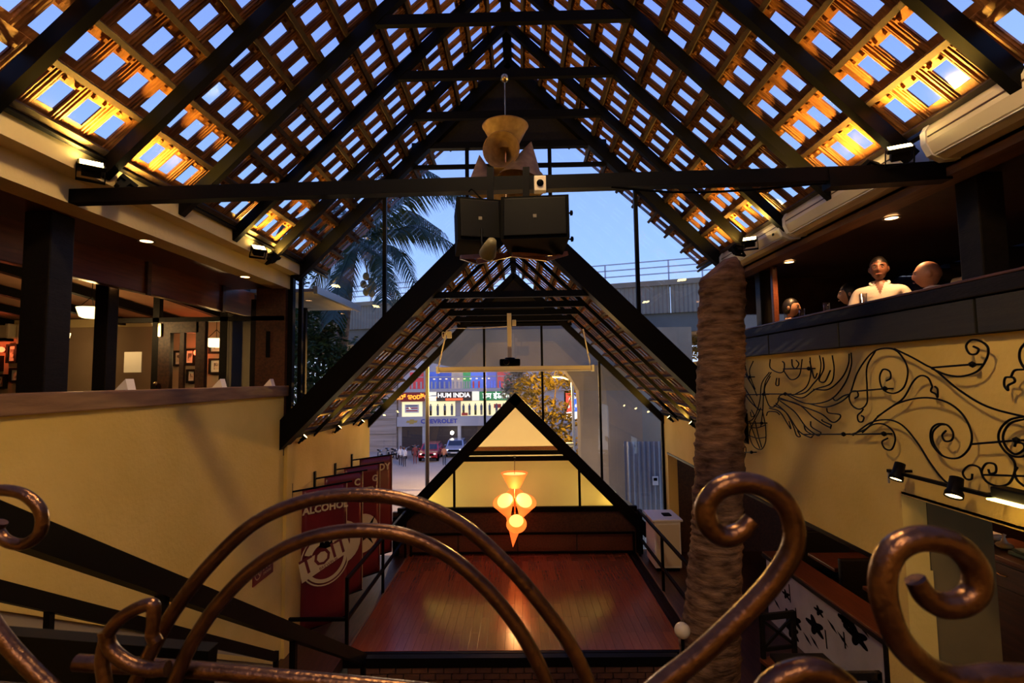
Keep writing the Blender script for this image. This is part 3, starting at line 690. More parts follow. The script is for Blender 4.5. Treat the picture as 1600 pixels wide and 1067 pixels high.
CONES = [((-.0,.12,-.05), (-.12,-1,-.10), .36, .20), ((.29,.0,.10), (-.24,-.22,-1), .56, .27), ((-.30,.05,-.02), (.12,-.25,-1), .44, .19), ((-.10,.1,-.74), (.15,.1,1), .5, .24), ((.27,.2,-.72), (-.15,.2,1), .5, .24), ((.0,.25,.0), (.2,1,-.4), .34, .2)]
cc = aY(790, 236, 5.75)
ch = cluster(cc, 1.0, 'unlit cream cone-shade chandelier hanging behind the loudspeakers', (PARCH, PARCH), V((cc.x, cc.y, R(3.42))), False)
MB().ball((cc.x, cc.y, R(3.42)), .05).build('ceiling_rose', CHROME, ch)
ORG = mat('glowing_paper', (.8,.32,.10), .6, emit=(1,.22,.035), es=1.1, trans=.4)
HOT = mat('glowing_paper_hot', (.9,.6,.3), .6, emit=(1,.50,.14), es=2.4, trans=.4)
CONES = [((-.10,.02,-.62), (-.28,-.62,1), .50, .20), ((.10,.02,-.62), (.28,-.62,1), .50, .20), ((.03,-.02,-.85), (.0,-.75,.8), .30, .19), ((-.05,.1,-1.15), (.1,.0,1), .55, .18), ((.0,.2,-.4), (0,1,.3), .34, .2)]
cl_ = aY(804, 762, YB-.42)
lamp2 = cluster(cl_, 1.1, 'glowing orange cone-shade chandelier over the stage before the frosted glass', (ORG, ORG), aY(804, 718, YB-.42), True)
for s in (-1, 1): MB().lathe([(0,0),(.17,0)], cl_+V((s*.2,-.28,-.2)), 24, V((s*.28,-.62,.6)).to_track_quat('Z','Y').to_matrix()).build('glow_disc', HOT, lamp2)
MB().lathe([(0,0),(.15,0)], cl_+V((.03,-.22,-.63)), 24, V((0,-.75,.8)).to_track_quat('Z','Y').to_matrix()).build('glow_disc', mat('glowing_disc', (.9,.5,.2), .6, emit=(1,.40,.08), es=2.2), lamp2)
MB().lathe([(0,0),(.245,0)], cl_+V((0,0,.285)), 24).build('glow_disc', HOT, lamp2)
LP('chandelier_glow', 'POINT', cl_+V((0,-.32,-.15)), 26, (1,.50,.16), shadow_soft_size=.15, parent=lamp2)
q_ = aY(804,718,YB-.42); beam(q_, (q_.x, YB-.05, q_.z), .05, .06).build('carrier_arm', BLK, lamp2)

# ------------------------------------------------------------------ projector and screen casing
YS = 9.72
c = aY(797, 566, YS); o = thing('projector', 'black projector on a pale drop pole under the lower roof collar', 'projector', c)
MB().bbox(c.x-.19, c.x+.19, YS-.16, YS+.16, c.z-.07, c.z+.06, .03).build('body', BLKP, o)
MB().lathe([(.05,.03),(.055,.0),(.0,.015)], (c.x-.06, YS-.18, c.z), 16, Matrix.Rotation(math.pi/2,3,'X')).build('lens', BLK, o)
MB().lathe([(.10,0),(.09,.03),(0,.035)], (c.x, YS, c.z+.055), 16).build('mount', BLK, o)
MB().bbox(c.x-.045, c.x+.035, YS-.04, YS+.04, c.z+.08, R(1.22), .006).build('drop_pole', CREAM, o)
MB().bbox(c.x+.05, c.x+.12, YS-.05, YS+.02, aY(800,509,YS).z, aY(800,500,YS).z, .006).build('plug_box', CREAM, o)
tube(spl([c+V((.05,0,-.07)), c+V((.1,-.03,-.14)), c+V((0,0,-.15)), c+V((-.03,0,-.07))]), .008).build('cable', BLKP, o)
p = aY(684, 578, 9.3); q = aY(926, 575, 9.3)
o = thing('screen_casing', 'long pale yellow roller screen casing hung across the lower roof', 'screen casing', p)
beam(p, q, .10, .095).build('tube_box', CREAM, o); beam(p+V((0,-.01,-.04)), q+V((0,-.01,-.04)), .115, .012).build('slot_lip', WHITE, o)
for a_ in (p, q): MB().box(a_.x-.02, a_.x+.02, a_.y-.06, a_.y+.06, a_.z-.06, a_.z+.06).build('end_cap', WHITE, o)
for a_, b_ in ((p, aY(698, 516, 9.3)), (q+V((-.03,0,0)), aY(911, 514, 9.3))): tube([a_, b_], .012, 6).build('cord', CREAM, o)
c = aY(702,523,9.25); MB().bbox(c.x-.04,c.x+.04,c.y-.03,c.y+.03,c.z-.06,c.z+.06,.006).build('motor_box', CREAM, o)
tube(spl([c, c+V((-.12,0,.05)), c+V((-.1,0,-.06)), c+V((.0,0,.1)), aY(745,513,9.4), aY(792,510,9.6)]), .008, 6).build('lead', CREAM, o)
# ------------------------------------------------------------------ stage railings
def railing(name, label, posts, rails, m=BLK, pw=.045, rw=.045):
    o = thing(name, label, 'railing', posts[0][0])
    for p, z in posts: p = V(p); beam(p, (p.x, p.y, z), pw, pw, up=(0,1,0)).build('post', m, o)
    for a, b in rails: beam(a, b, rw, rw).build('rail', m, o)
    return o
xl_, xr_ = SX0-.03, SX1+.04
railing('stage_railing', 'black stage railing running beside the maroon banners', [((xl_, YA+.08, FL-.2), FL+1.0), ((xl_, 9.7, FL-.2), FL+1.0), ((xl_, YB-.25, FL-.2), FL+1.0)],
        [((xl_, YA+.08, FL+.98), (xl_, YB-.25, FL+.98)), ((xl_, YA+.08, FL+.42), (xl_, YB-.25, FL+.42)), ((XL, YA+.08, FL+.42), (xl_, YA+.08, FL+.42))])
railing('stage_railing', 'black stage railing in front of the white cabinet', [((xr_, YA+.4, FL-.2), FL+.98), ((xr_, 9.7, FL-.2), FL+.98), ((xr_, YB-.25, FL-.2), FL+.98)],
        [((xr_, YA+.4, FL+.96), (xr_, YB-.25, FL+.96)), ((xr_, YA+.4, FL+.40), (xr_, YB-.25, FL+.40))])
zb = aY(800, 836, YB-.25).z
railing('stage_railing', 'black back railing of the stage below the glowing chandelier', [((xl_+.1, YB-.14, FL), zb+.02), ((xr_-.1, YB-.14, FL), zb+.02)], [((xl_+.1, YB-.14, zb), (xr_-.1, YB-.14, zb)), ((xl_+.1, YB-.14, FL+.06), (xr_-.1, YB-.14, FL+.06))])
# panelled skirting behind it
pb_ = sempty('trim_5', (0, YB, FL))
for i in range(4): MB().bbox(RX-2.6+i*1.3+.02, RX-2.6+(i+1)*1.3-.02, YB-.03, YB, FL+.02, FL+.42, .01).build('panel', RWOOD, pb_)
# guard rail before the stage and the stair handrails
zg = aY(800, 1031, 6.0).z; xg0 = -1.78; xg1 = aY(1060, 1031, 6.0).x
railing('guard_railing', 'black guard rail across the foot of the stage', [((xg0, 6.0, 0), zg), ((xg1, 6.0, 0), zg), ((aY(918,1040,6).x, 6.0, 0), zg)], [((xg0, 6, zg), (xg1, 6, zg)), ((xg0, 6, zg-.5), (xg1, 6, zg-.5))], BLK, .05, .09)
p, q = aY(-40, 808, 1.72), V((xg0, 6.0, zg+.02))
o = thing('stair_handrail', 'thick black upper handrail of the stairs running down to the guard rail', 'handrail', q)
beam((xg0, 1.2, p.z+.33), q, .075, .105).build('rail', BLK, o)
for t in (.3, .62): a = V((xg0, 1.2, p.z+.33)).lerp(q, t); beam(a, (a.x, a.y, a.z-1.2), .045, .045, up=(0,1,0)).build('post', BLK, o)
a = aX(-5, 922, -3.02); b = aX(430, 1026, -3.02)
o = thing('stair_handrail', 'thin black lower handrail along the yellow wall, ending in a drop post', 'handrail', b)
beam(a+(a-b)*.6, b, .05, .10).build('rail', BLK, o); beam(b+V((0,.02,.05)), (b.x, b.y+.02, b.z-1.2), .05, .05, up=(0,1,0)).build('post', BLK, o)
t_ = a.lerp(b, .1); beam(t_, (t_.x, t_.y, t_.z-1.1), .04, .04, up=(0,1,0)).build('post', BLK, o)
# stairs: steps between wall and handrail
stp = sempty('floor_stairs', (-2.6, 3, 0)); n = 17
for i in range(n):
    y0 = .8+i*.305; z = R(-1.5)-(i+1)*.195
    if z < 1: break
    MB().bbox(XL+.02, xg0-.05, y0, y0+.32, z-.06, z, .008).build('step', DWOOD, stp)
    MB().box(XL+.02, xg0-.05, y0, y0+.02, z, z+.15).build('riser', BLKW, stp)
# plaster dado following the stairs on the left wall
A0 = aX(-8, 940, XL+.03); A1 = aX(430, 1012, XL+.03)
dd = A1-A0; s0 = A0-dd*.3
tr6 = sempty('trim_6', s0)
GREYP = mat('grey_plaster', (.30,.25,.16), .85, col2=(.36,.30,.20), scale=2)
for k, (dz, h_, dep, m_2) in enumerate(((-.02, .05, .03, PLA), (-.10, .12, .012, GREYP), (-.19, .05, .03, PLA), (-.36, .28, .012, GREYP))):
    beam(s0+V((dep/2-.03, 0, dz)), A1+V((dep/2-.03, 0, dz)), dep, h_).build('moulding', m_2, tr6)
# ------------------------------------------------------------------ banners on the wall beside the stage
BXS = []
def banner(y, ztop, x1, zbot, label, lines, dyb=.66):
    """hangs from a rod that leaves the wall at an angle; returns the banner's own frame"""
    o = thing('banner', label, 'banner', (XL, y, zbot), 'maroon banners on the wall')
    P0 = V((XL+.01, y, ztop)); P1 = V((x1, y+dyb, ztop)); L = (P1-P0).length; h = ztop-zbot
    FR = Matrix.Translation(P0) @ Matrix.Rotation(math.atan2(dyb, x1-XL-.01), 4, 'Z')      # x along the rod, -y faces the hall
    def part(mb, n, mt): mb.v = [tuple(FR @ V(v)) for v in mb.v]; return mb.build(n, mt, o)
    x0 = .17
    part(MB().tube([(0,0,0), (L+.09,0,.012)], .014), 'bracket_rod', BLK)
    MB().box(XL, XL+.025, y-.03, y+.03, ztop-.14, ztop+.12).build('wall_plate', BLK, o)
    m = MB(); m.smooth = True; nx, nz = 8, 14; vs = []; fs = []
    for j in range(nz+1):
        for i in range(nx+1):
            u, w = i/nx, j/nz; vs.append((x0+(L-x0)*u, .012*math.sin(u*5+y)*w-.03*math.sin(w*3.0)*u*w, -h*w+.02*w*u))
    for j in range(nz):
        for i in range(nx): k = j*(nx+1)+i; fs.append((k, k+1, k+nx+2, k+nx+1))
    m.add(vs, fs); c = part(m, 'cloth', MAROON)
    sd = c.modifiers.new('thick', 'SOLIDIFY'); sd.thickness = .004
    part(MB().tube([(L-.004,-.012,0), (L-.004,-.014,-h+.03)], .005, 5), 'edge_seam', PRINT)
    part(MB().tube([(x0,0,-h+.005), (L,-.004,-h+.02)], .012, 6), 'bottom_rod', BLK)
    for (s, sz, dx, dz, al) in lines:
        text(s, sz, PRINT, o, FR @ T((x0+L)/2+dx if al == 'CENTER' else L-.07, -.035, -dz) @ FACE, 'lettering', al, .001, 1.0, .006)
    return o, FR, x0, L, h
def arcpts(r, a0, a1, n): return [(r*math.cos(a0+(a1-a0)*i/n), r*math.sin(a0+(a1-a0)*i/n)) for i in range(n+1)]
def ringseg(r0, r1, a0, a1, n=40):
    m = MB(); A = arcpts(r0, a0, a1, n); B = arcpts(r1, a0, a1, n)
    m.add([(x, y, 0) for x, y in A]+[(x, y, 0) for x, y in B], [(i, i+1, n+2+i, n+1+i) for i in range(n)]); return m
def flat(m, M, name, mt, parent): m.v = [tuple(M @ V(v)) for v in m.v]; return m.build(name, mt, parent)
y1_ = 7.82
def bx(px, Y): return aY(px, 850, Y).x
o, FR, x0, L, h = banner(y1_, aX(455, 768, XL).z, bx(541, y1_+.66), aY(480, 986, y1_+.2).z, 'nearest maroon banner reading ALCOHOL with a round brewery emblem', [('ALCOHOL', .155, 0, .315, 'CENTER')])
M0 = FR @ T((x0+L)/2, -.04, -h*.52) @ FACE; r0 = .40
flat(ringseg(r0-.02, r0, 0, 2*math.pi), M0, 'emblem_ring', PRINT, o)
flat(ringseg(r0-.10, r0-.045, math.pi*1.0, math.pi*2.0), M0 @ T(0,0,.0005), 'emblem_arc', PRINT, o)
flat(ringseg(r0-.16, r0-.045, math.radians(20), math.radians(160)), M0 @ T(0,0,.0005), 'emblem_arc', PRINT, o)
tilt = Matrix.Rotation(math.radians(17), 4, 'Z')
flat(MB().add([(-.43,-.17,0),(.42,-.12,0),(.41,.12,0),(-.40,.12,0)], [(0,1,2,3)]), M0 @ tilt @ T(0,.02,.001), 'emblem_ribbon', PRINT, o)
text('TOIT', .33, PRINTD, o, M0 @ tilt @ T(0,.04,.004), 'lettering', 'CENTER', .0005, 1.05, .004)
text('BREWPUB', .07, PRINTD, o, M0 @ tilt @ T(.02,-.105,.004), 'lettering', 'CENTER', .0005)
flat(MB().add([(-.11,0,0),(-.07,.16,0),(-.03,.04,0),(.0,.10,0),(.07,.03,0),(.12,.17,0),(.10,-.03,0),(.0,-.04,0)], [list(range(8))]), M0 @ T(0,.19,.002), 'emblem_figure', BLK, o)
for k, (y, lab, lines) in enumerate(((8.72, 'second maroon banner behind the ALCOHOL one, showing the letter C', [('C', .16, 0, .17, 'RIGHT')]), (9.68, 'third maroon banner from the landing, showing G above EEN', [('G', .16, 0, .26, 'RIGHT'), ('EEN', .17, 0, .47, 'RIGHT')]), (10.62, 'farthest maroon banner, reading COMEDY', [('COMEDY', .19, 0, .22, 'RIGHT')]))):
    o, FR, x0, L, h = banner(y, aX([491,523,549][k], [748,734,719][k], XL).z, bx([566,593,612][k], y+.66), aY(560, [936, 906, 872][k], y+.3).z, lab, lines)
    if k == 1:
        flat(ringseg(.14, .36, 0, 2*math.pi, 24), FR @ T(L-.40, -.04, -h*.60) @ FACE, 'emblem_ring', PRINT, o)
        flat(MB().add([(-.16,-.26,0),(.0,.07,0),(.2,.3,0),(.07,-.03,0),(.16,-.24,0),(.0,-.07,0)], [list(range(6))]), FR @ T(L-.32, -.043, -h*.6) @ FACE, 'emblem_figure', BLK, o)
    if k == 0: flat(ringseg(.16, .36, 0, 2*math.pi, 24), FR @ T(L-.42, -.04, -h*.55) @ FACE, 'emblem_ring', PRINT, o)
# no-smoking plate
c = aX(411, 889, XL+.004); sg = thing('wall_sign', 'small maroon NO smoking plate on the yellow wall near the banners', 'sign', c)
Mw = T(XL+.012, c.y, c.z) @ Matrix.Rotation(math.pi/2, 4, 'Z') @ FACE
flat(MB().box(-.27, .27, -.13, .13, -.01, 0), Mw, 'plate', MAROON, sg)
flat(ringseg(.07, .085, 0, 2*math.pi, 24), Mw @ T(-.15,0,.002), 'symbol_ring', PRINT, sg); flat(MB().box(-.08,.08,-.008,.008,0,.001), Mw @ T(-.15,0,.002) @ Matrix.Rotation(-.8,4,'Z'), 'symbol_bar', PRINT, sg)
flat(MB().box(-.05,.04,-.01,.01,0,.001), Mw @ T(-.15,0,.001), 'symbol_cigarette', PRINT, sg)
text('NO', .15, PRINT, sg, Mw @ T(.1,.03,.002), 'lettering', 'CENTER', .0005, 1, .003)
text('SMOKING', .05, PRINT, sg, Mw @ T(.1,-.06,.002), 'lettering', 'CENTER', .0005)

# ------------------------------------------------------------------ white cabinet beside the stage
cx0, cx1 = aY(1003, 850, 10.6).x+.24, aY(1060, 850, 10.6).x+.08; zt3 = aY(1030, 812, 10.6).z; fz = FL-.02
cb = thing('white_cabinet', 'white cabinet standing beside the stage behind the black railing', 'cabinet', ((cx0+cx1)/2, 10.9, FL))
MB().bbox(cx0+.02, cx1-.02, 10.62, 11.35, FL+.07, zt3-.04, .01).build('body', WHITE, cb)
MB().bbox(cx0-.02, cx1+.02, 10.58, 11.4, zt3-.04, zt3, .008).build('top', WHITE, cb)
MB().box(cx0+.05, cx1-.05, 10.66, 11.3, FL, FL+.07).build('plinth', BLKP, cb)
MB().bbox(cx0+.05, cx1-.05, 10.605, 10.625, FL+.12, zt3-.1, .004).build('door', CREAM, cb)
tag(MB().bbox(cx1-.28, cx1-.12, 10.85, 11.05, zt3, zt3+.025, .005).build('remote_control', BLKP), 'small black handset on the white cabinet top', 'remote')
# ------------------------------------------------------------------ cut palm trunk in the hall
YT = 6.3
prof = [(1100,1250,1062+20), (1108,1067,44), (1108,1020,43), (1112,960,40), (1116,900,38), (1120,820,36), (1123,740,35.5), (1125,660,35), (1126,580,34.5), (1127,500,34), (1128,440,33.5)]
pts = [aY(p[0], p[1], YT) for p in prof[1:]]; rs = [p[2]/F*YT for p in prof[1:]]
base = V((pts[0].x-.05, YT, 0)); pts = [base, base.lerp(pts[0], .5)] + pts; rs = [.40, .36] + rs
tk = thing('palm_trunk', 'sawn-off brown palm trunk rising through the hall beside the stage', 'tree trunk', base)
sp = spl(pts, 10); m = MB(); vs = []; fs = []; N = 28
# resample evenly so rings of leaf scars can be raised
tot = 0; S = [0]
for i in range(len(sp)-1): tot += (sp[i+1]-sp[i]).length; S.append(tot)
def at(s):
    for i in range(len(S)-1):
        if S[i+1] >= s: return sp[i].lerp(sp[i+1], (s-S[i])/max(1e-6, S[i+1]-S[i])), i/(len(sp)-1)*(len(rs)-1)
    return sp[-1], len(rs)-1
K = 260
for i in range(K+1):
    s = tot*i/K; c, f = at(s); r = rs[int(min(f, len(rs)-1))]*(1-(f % 1)) + rs[int(min(f+1, len(rs)-1))]*(f % 1)
    for j in range(N):
        a = 2*math.pi*j/N
        ring = ((s*7 + 1.1*math.sin(s*2.3) + .7*math.sin(s*5.9) + .30*math.sin(a+s*3) + .15*math.sin(a*3+s*11)) % 1.0)
        bump_ = .020*(ring**3) + .006*math.sin(a*5+s*9) - .010*math.exp(-((ring-.5)/.2)**2)*random.random() + random.uniform(-.004, .004)
        vs.append(c+V((math.cos(a), math.sin(a), .02*math.sin(a*2+s)))*1.0*V((r+bump_, 0, 0)).length if False else c+V((math.cos(a)*(r+bump_), math.sin(a)*(r+bump_), 0)))
for i in range(K):
    for j in range(N): fs.append((i*N+j, i*N+(j+1) % N, (i+1)*N+(j+1) % N, (i+1)*N+j))
m.smooth = True; m.add(vs, fs); m.build('trunk', TRUNK, tk)
# irregular sawn top: higher on the right, sloping shoulder on the left
topc = sp[-1]; m = MB(); vs = []; fs = []; r = rs[-1]
for i in range(7):
    t = i/6
    for j in range(N):
        a = 2*math.pi*j/N; hgt = (.18+.12*math.cos(a)+.03*math.sin(3*a))*1.0
        rr = r*(1-.28*t**3)+random.uniform(-.006, .006); vs.append(topc+V((math.cos(a)*rr, math.sin(a)*rr, hgt*t)))
vs.append(topc+V((.03, 0, .27)))
for i in range(6):
    for j in range(N): fs.append((i*N+j, i*N+(j+1) % N, (i+1)*N+(j+1) % N, (i+1)*N+j))
for j in range(N): fs.append((6*N+j, 6*N+(j+1) % N, 7*N))
m.add(vs, fs); m.build('sawn_top', TRUNK, tk)
c = aY(1066, 985, 6.0); o = thing('globe_lamp', 'pale round globe lamp beside the palm trunk foot', 'lamp', c)
MB().ball(c, .085, 3).build('globe', CREAM, o); tube([c+V((0,0,-.08)), V((c.x, c.y, 0))], .02).build('stem', BLK, o)

# ------------------------------------------------------------------ iron bird and scroll art on the right wall
XA = XR-.07
def ap(q): return aX(1130+q[0]*.29375, 520+q[1]*.29375, XA)
art = thing('wall_sculpture', 'black wrought iron bird and curling vines on the yellow right wall', 'wall art', aX(1400, 640, XR))
curves = [
 [(910,85),(1000,128),(1075,170),(1130,200),(1250,300),(1400,390),(1600,445),(1760,470)],
 [(680,310),(720,200),(800,100),(900,85),(960,140),(982,210),(960,290),(905,322),(850,300),(832,240),(850,195),(885,205),(890,240),(868,255)],
 [(810,95),(765,180),(765,290),(765,370),(730,405),(690,390),(670,350),(680,315),(710,310),(718,335),(700,348)],
 [(745,405),(735,420),(715,440),(720,470),(740,472),(748,450),(735,440)],
 [(1110,190),(1180,220),(1260,232),(1350,205),(1400,140),(1408,80),(1370,45),(1320,38),(1292,70),(1310,110),(1345,112),(1358,88),(1330,72)],
 [(820,445),(900,390),(960,345),(1010,260),(1050,228),(1090,240),(1112,285)], [(1112,285),(1105,310),(1130,325),(1140,342),(1140,300),(1125,285)],
 [(680,540),(760,510),(830,440),(930,375),(1060,345),(1180,365),(1270,430),(1320,530),(1310,610),(1250,665),(1170,655),(1110,590),(1105,520),(1140,485),(1190,490),(1222,530),(1215,570),(1180,575),(1165,545),(1185,520)],
 [(1165,655),(1120,590),(1115,530),(1150,492),(1180,488)],
 [(690,545),(780,480),(870,462),(950,490),(1030,580),(1100,690),(1170,780),(1240,830)],
 [(740,530),(790,490),(850,485),(900,520),(915,570),(895,620),(860,615),(845,580),(875,560)],
 [(1600,445),(1520,465),(1470,520),(1468,580),(1510,640),(1570,660),(1620,640),(1660,560),(1620,500)],
 [(1620,455),(1530,480),(1490,540),(1500,600),(1550,645),(1600,620),(1595,590),(1560,585),(1550,605)],
 [(1520,650),(1550,690),(1550,740),(1520,800),(1460,815),(1400,790),(1375,740),(1400,695),(1445,700),(1450,740),(1420,748),(1410,725)],
 [(1380,760),(1360,715),(1310,705),(1275,740),(1290,775),(1320,778),(1325,750)], [(1380,755),(1480,758),(1600,762),(1700,768)], [(1565,715),(1550,745),(1565,785),(1600,815)],
 [(1660,190),(1600,195),(1550,200),(1530,235)], [(1530,235),(1500,240),(1495,280),(1515,305),(1515,280),(1550,260),(1545,240),(1530,235)], [(1620,40),(1580,90),(1580,150),(1620,200),(1680,190)],
 [(330,325),(440,375),(560,360),(640,280),(680,180),(680,105)], [(345,325),(420,345),(490,300),(570,270),(590,200),(580,120)], [(480,300),(560,300),(630,240),(665,170),(670,110)],
 [(340,330),(430,320),(480,270),(510,230),(520,170),(512,120)], [(380,328),(440,290),(465,220),(462,130)], [(530,130),(535,190),(510,250),(540,260),(570,200)], [(460,150),(480,230),(490,240),(500,215)],
 [(450,375),(540,395),(620,370),(670,330),(640,335),(600,360),(580,345)], [(250,140),(250,185),(290,210),(320,205),(325,165),(315,152)], [(255,210),(225,260),(215,330),(210,420),(200,500)],
 [(250,230),(220,300),(240,380),(265,395),(290,370),(300,335),(335,325)], [(245,210),(205,270),(195,360),(170,440),(140,470),(100,470)],
 [(290,350),(400,380),(480,450),(560,500),(575,490),(570,510)], [(300,345),(420,390),(520,430),(580,475),(615,460),(620,435),(560,425),(550,400)], [(300,360),(380,420),(440,500),(500,545),(520,535)],
 [(280,375),(340,430),(400,520),(460,555),(475,550)], [(270,385),(330,420),(370,490),(390,545),(410,550),(395,520)], [(245,400),(300,420),(340,480),(360,510),(350,470)], [(230,440),(240,420),(280,420),(300,435)],
 [(465,470),(470,500),(520,530)], [(525,460),(530,470),(575,490)], [(430,490),(440,520),(480,545)],
 [(200,400),(160,480),(140,540),(160,600),(200,620),(225,580),(225,500),(210,420)], [(140,470),(165,540),(195,615)], [(170,470),(185,540),(205,610)], [(140,500),(180,505),(225,490)], [(135,545),(180,560),(225,555)],
 [(100,150),(120,220),(160,290),(180,335)], [(110,150),(130,230),(165,300)], [(160,150),(140,200),(150,250),(170,300)], [(100,270),(150,350),(180,400),(210,410)], [(100,300),(140,360),(190,410)],
 [(150,410),(165,440),(150,445),(145,420)], [(320,200),(360,248),(405,225),(420,140)], [(365,140),(368,175),(385,190),(402,165),(388,145)], [(285,240),(280,275),(295,278),(297,240)], [(100,600),(120,610),(115,660),(95,675)]]
for c in curves: tube(spl([ap(p) for p in c], 7), .0072, 6).build('scroll_bar', BLK, art)
for a, b in (((1110,185),(1325,168)), ((680,313),(860,297)), ((215,325),(330,325)), ((320,192),(455,190)), ((1320,592),(1560,572)), ((430,540),(640,539)), ((680,540),(855,537)), ((100,330),(215,327)), ((100,480),(205,480)), ((100,635),(150,635)), ((80,235),(140,235))):
    A, B = ap(a), ap(b); w = V((XR, B.y, B.z)); tube([A, B], .008, 6).build('standoff_rod', BLK, art); tube([B, w], .008, 6).build('standoff_pin', BLK, art)
    MB().ball(B, .024, 1).build('standoff_bolt', BLK, art)
# ------------------------------------------------------------------ track lights on the right wall
XT = XR-.16
A, B = aX(1388, 735, XT), aX(1560, 778, XT)
B.z = A.z = (A.z+B.z)/2
tl = thing('light_track', 'thin wall track holding the spotlights above the nearer opening', 'light track', A)
beam(A, B+V((0,-.6,0)), .03, .025).build('track', BLK, tl)
for t in (.04, .9): c = A.lerp(B, t); beam(c, (XR, c.y, c.z), .02, .02).build('wall_arm', BLK, tl)
beam(A, A+V((0,0,-.1)), .012, .012, up=(0,1,0)).build('end_drop', STEEL, tl)
SPG = emis('spot_lens', (1,.66,.22), 14)
def trackspot(c, d, label, power, r=.05, big=False):
    c, d = V(c), V(d).normalized(); o = thing('track_spotlight', label, 'spotlight', c, 'track spotlights'); q = d.to_track_quat('Z', 'Y').to_matrix()
    MB().lathe([(0,-.11),(r*.75,-.11),(r*.8,-.02),(r,.0),(r,.03),(r*.9,.03),(r*.9,.015)], c, 20, q).build('can', BLK, o)
    MB().lathe([(0,.018),(r*.92,.018)], c, 20, q).build('lens', SPG, o)
    tube([c-d*.08, V((c.x, c.y, A.z))], .008).build('stem', BLK, o)
    LP('track_lamp', 'SPOT', c+d*.04, power, (1,.62,.22), spot_size=1.2, spot_blend=.8, shadow_soft_size=.04, aim=c+d, parent=o)
trackspot(aX(1401,744,XT-.03), (-.5,-.2,-1), 'small black track spotlight at the far end of the wall track', 20)
trackspot(aX(1491,770,XT-.03), (-.5,-.3,-1), 'second black track spotlight, pointing down over the pillar', 24, .055)
c = aX(1588, 781, XT-.02); o = thing('halogen_floodlight', 'glaring yellow square floodlight at the near end of the wall track', 'floodlight', c)
MB().bbox(c.x-.05, c.x+.05, c.y-.12, c.y+.12, c.z-.01, c.z+.06, .01).build('housing', BLK, o); MB().box(c.x-.08, c.x+.05, c.y-.115, c.y+.115, c.z-.022, c.z-.014).build('lens', emis('halogen_glow', (1,.66,.16), 22), o)
beam(c+V((0,0,.05)), (c.x, c.y, A.z), .02, .02, up=(0,1,0)).build('stem', BLK, o)
LP('halogen_lamp', 'SPOT', c+V((-.03,0,-.04)), 60, (1,.60,.18), spot_size=1.8, spot_blend=.9, shadow_soft_size=.08, aim=c+V((-.55,0,-1)), parent=o)

# ------------------------------------------------------------------ room under the right balcony
struct('ceiling_side_room', box(XR+.2, 9.5, -3, YB, R(-.78), R(-.66)), DWOOD)
struct('wall_side_room', box(8.6, 8.8, -3, YB, FL, R(-.7)), DWOOD)
struct('wall_side_room_end', box(XR, 8.8, YB, YB+.15, FL, R(-.7)), DWOOD)
# half wall painted with black flowers
hx = 3.85; hz = R(-.735*hx)
hwl = sempty('wall_half', (hx, 6, FL))
MURAL = mat('pale_mural_paint', (.42,.38,.31), .7, col2=(.50,.46,.38), scale=3)
MB().box(hx, hx+.12, yb+.1, 8.6, FL, hz).build('wall_body', MURAL, hwl)
MB().bbox(hx-.05, hx+.35, yb+.1, 8.62, hz, hz+.05, .008).build('capping', RWOOD, hwl); MB().bbox(hx-.06, hx-.02, yb+.1, 8.62, hz-.03, hz+.02, .006).build('cap_trim', BLKW, hwl)
random.seed(11)
for k in range(34):   # painted flowers, stems and leaves: flat print on the half wall
    y = random.uniform(yb+.2, 8.4); z = random.uniform(FL+.15, hz-.08); kind = random.random(); m = MB(); x = hx-.003
    if kind < .5:
        r = random.uniform(.09, .19); n = 40; m.add([(x, y+(r*(.75+.25*math.cos(5*2*math.pi*i/n)))*math.cos(2*math.pi*i/n)*1.25, z+(r*.7*(.75+.25*math.cos(5*2*math.pi*i/n)))*math.sin(2*math.pi*i/n)) for i in range(n)], [list(range(n))])
        m.build('painted_flower', BLKP, hwl, recalc=False)
    elif kind < .75:
        h_ = random.uniform(.15, .35); m.add([(x, y, z), (x, y+.03, z), (x, y+.05, min(z+h_, hz-.03)), (x, y+.02, min(z+h_, hz-.03))], [(0,1,2,3)]).build('painted_stem', BLKP, hwl, recalc=False)
    else:
        m.add([(x, y, z), (x, y+.12, z+.03), (x, y+.22, z+.1), (x, y+.09, z+.07)], [(0,1,2,3)]).build('painted_leaf', BLKP, hwl, recalc=False)
# booth seats and tables behind it
def booth(x, y, label):
    o = thing('booth_table', label, 'table', (x, y, FL), 'booth tables')
    MB().bbox(x-.35, x+.55, y-.35, y+.35, FL+1.02, FL+1.07, .012).build('table_top', RWOOD, o); MB().box(x-.05, x+.05, y-.05, y+.05, FL, FL+1.02).build('leg', BLK, o)
    MB().box(x-.25, x+.25, y-.25, y+.25, FL, FL+.03).build('foot', BLK, o)
booth(4.75, 6.75, 'red-brown booth table near the pillar behind the flowered half wall'); booth(4.75, 8.05, 'red-brown booth table farther along the flowered half wall')
def bench(x, y, label):
    o = thing('booth_bench', label, 'bench', (x, y, FL), 'booth benches')
    MB().bbox(x-.35, x+.6, y-.2, y+.2, FL+.42, FL+.5, .02).build('seat', RWOOD, o); MB().bbox(x-.35, x+.6, y+.14, y+.22, FL+.5, FL+1.25, .02).build('backrest', BLKW, o)
    MB().box(x-.33, x+.58, y-.18, y+.2, FL, FL+.42).build('base', BLKW, o)
bench(4.75, 6.1, 'dark booth bench beside the pillar'); bench(4.75, 7.4, 'dark booth bench between the two booth tables'); bench(4.75, 8.75, 'dark booth bench at the far end of the half wall')
o = thing('added_pendant_lamp', 'small added unseen pendant lamp brightening the booth tables under the balcony', 'lamp', (5.2, 6.6, R(-1.25)))
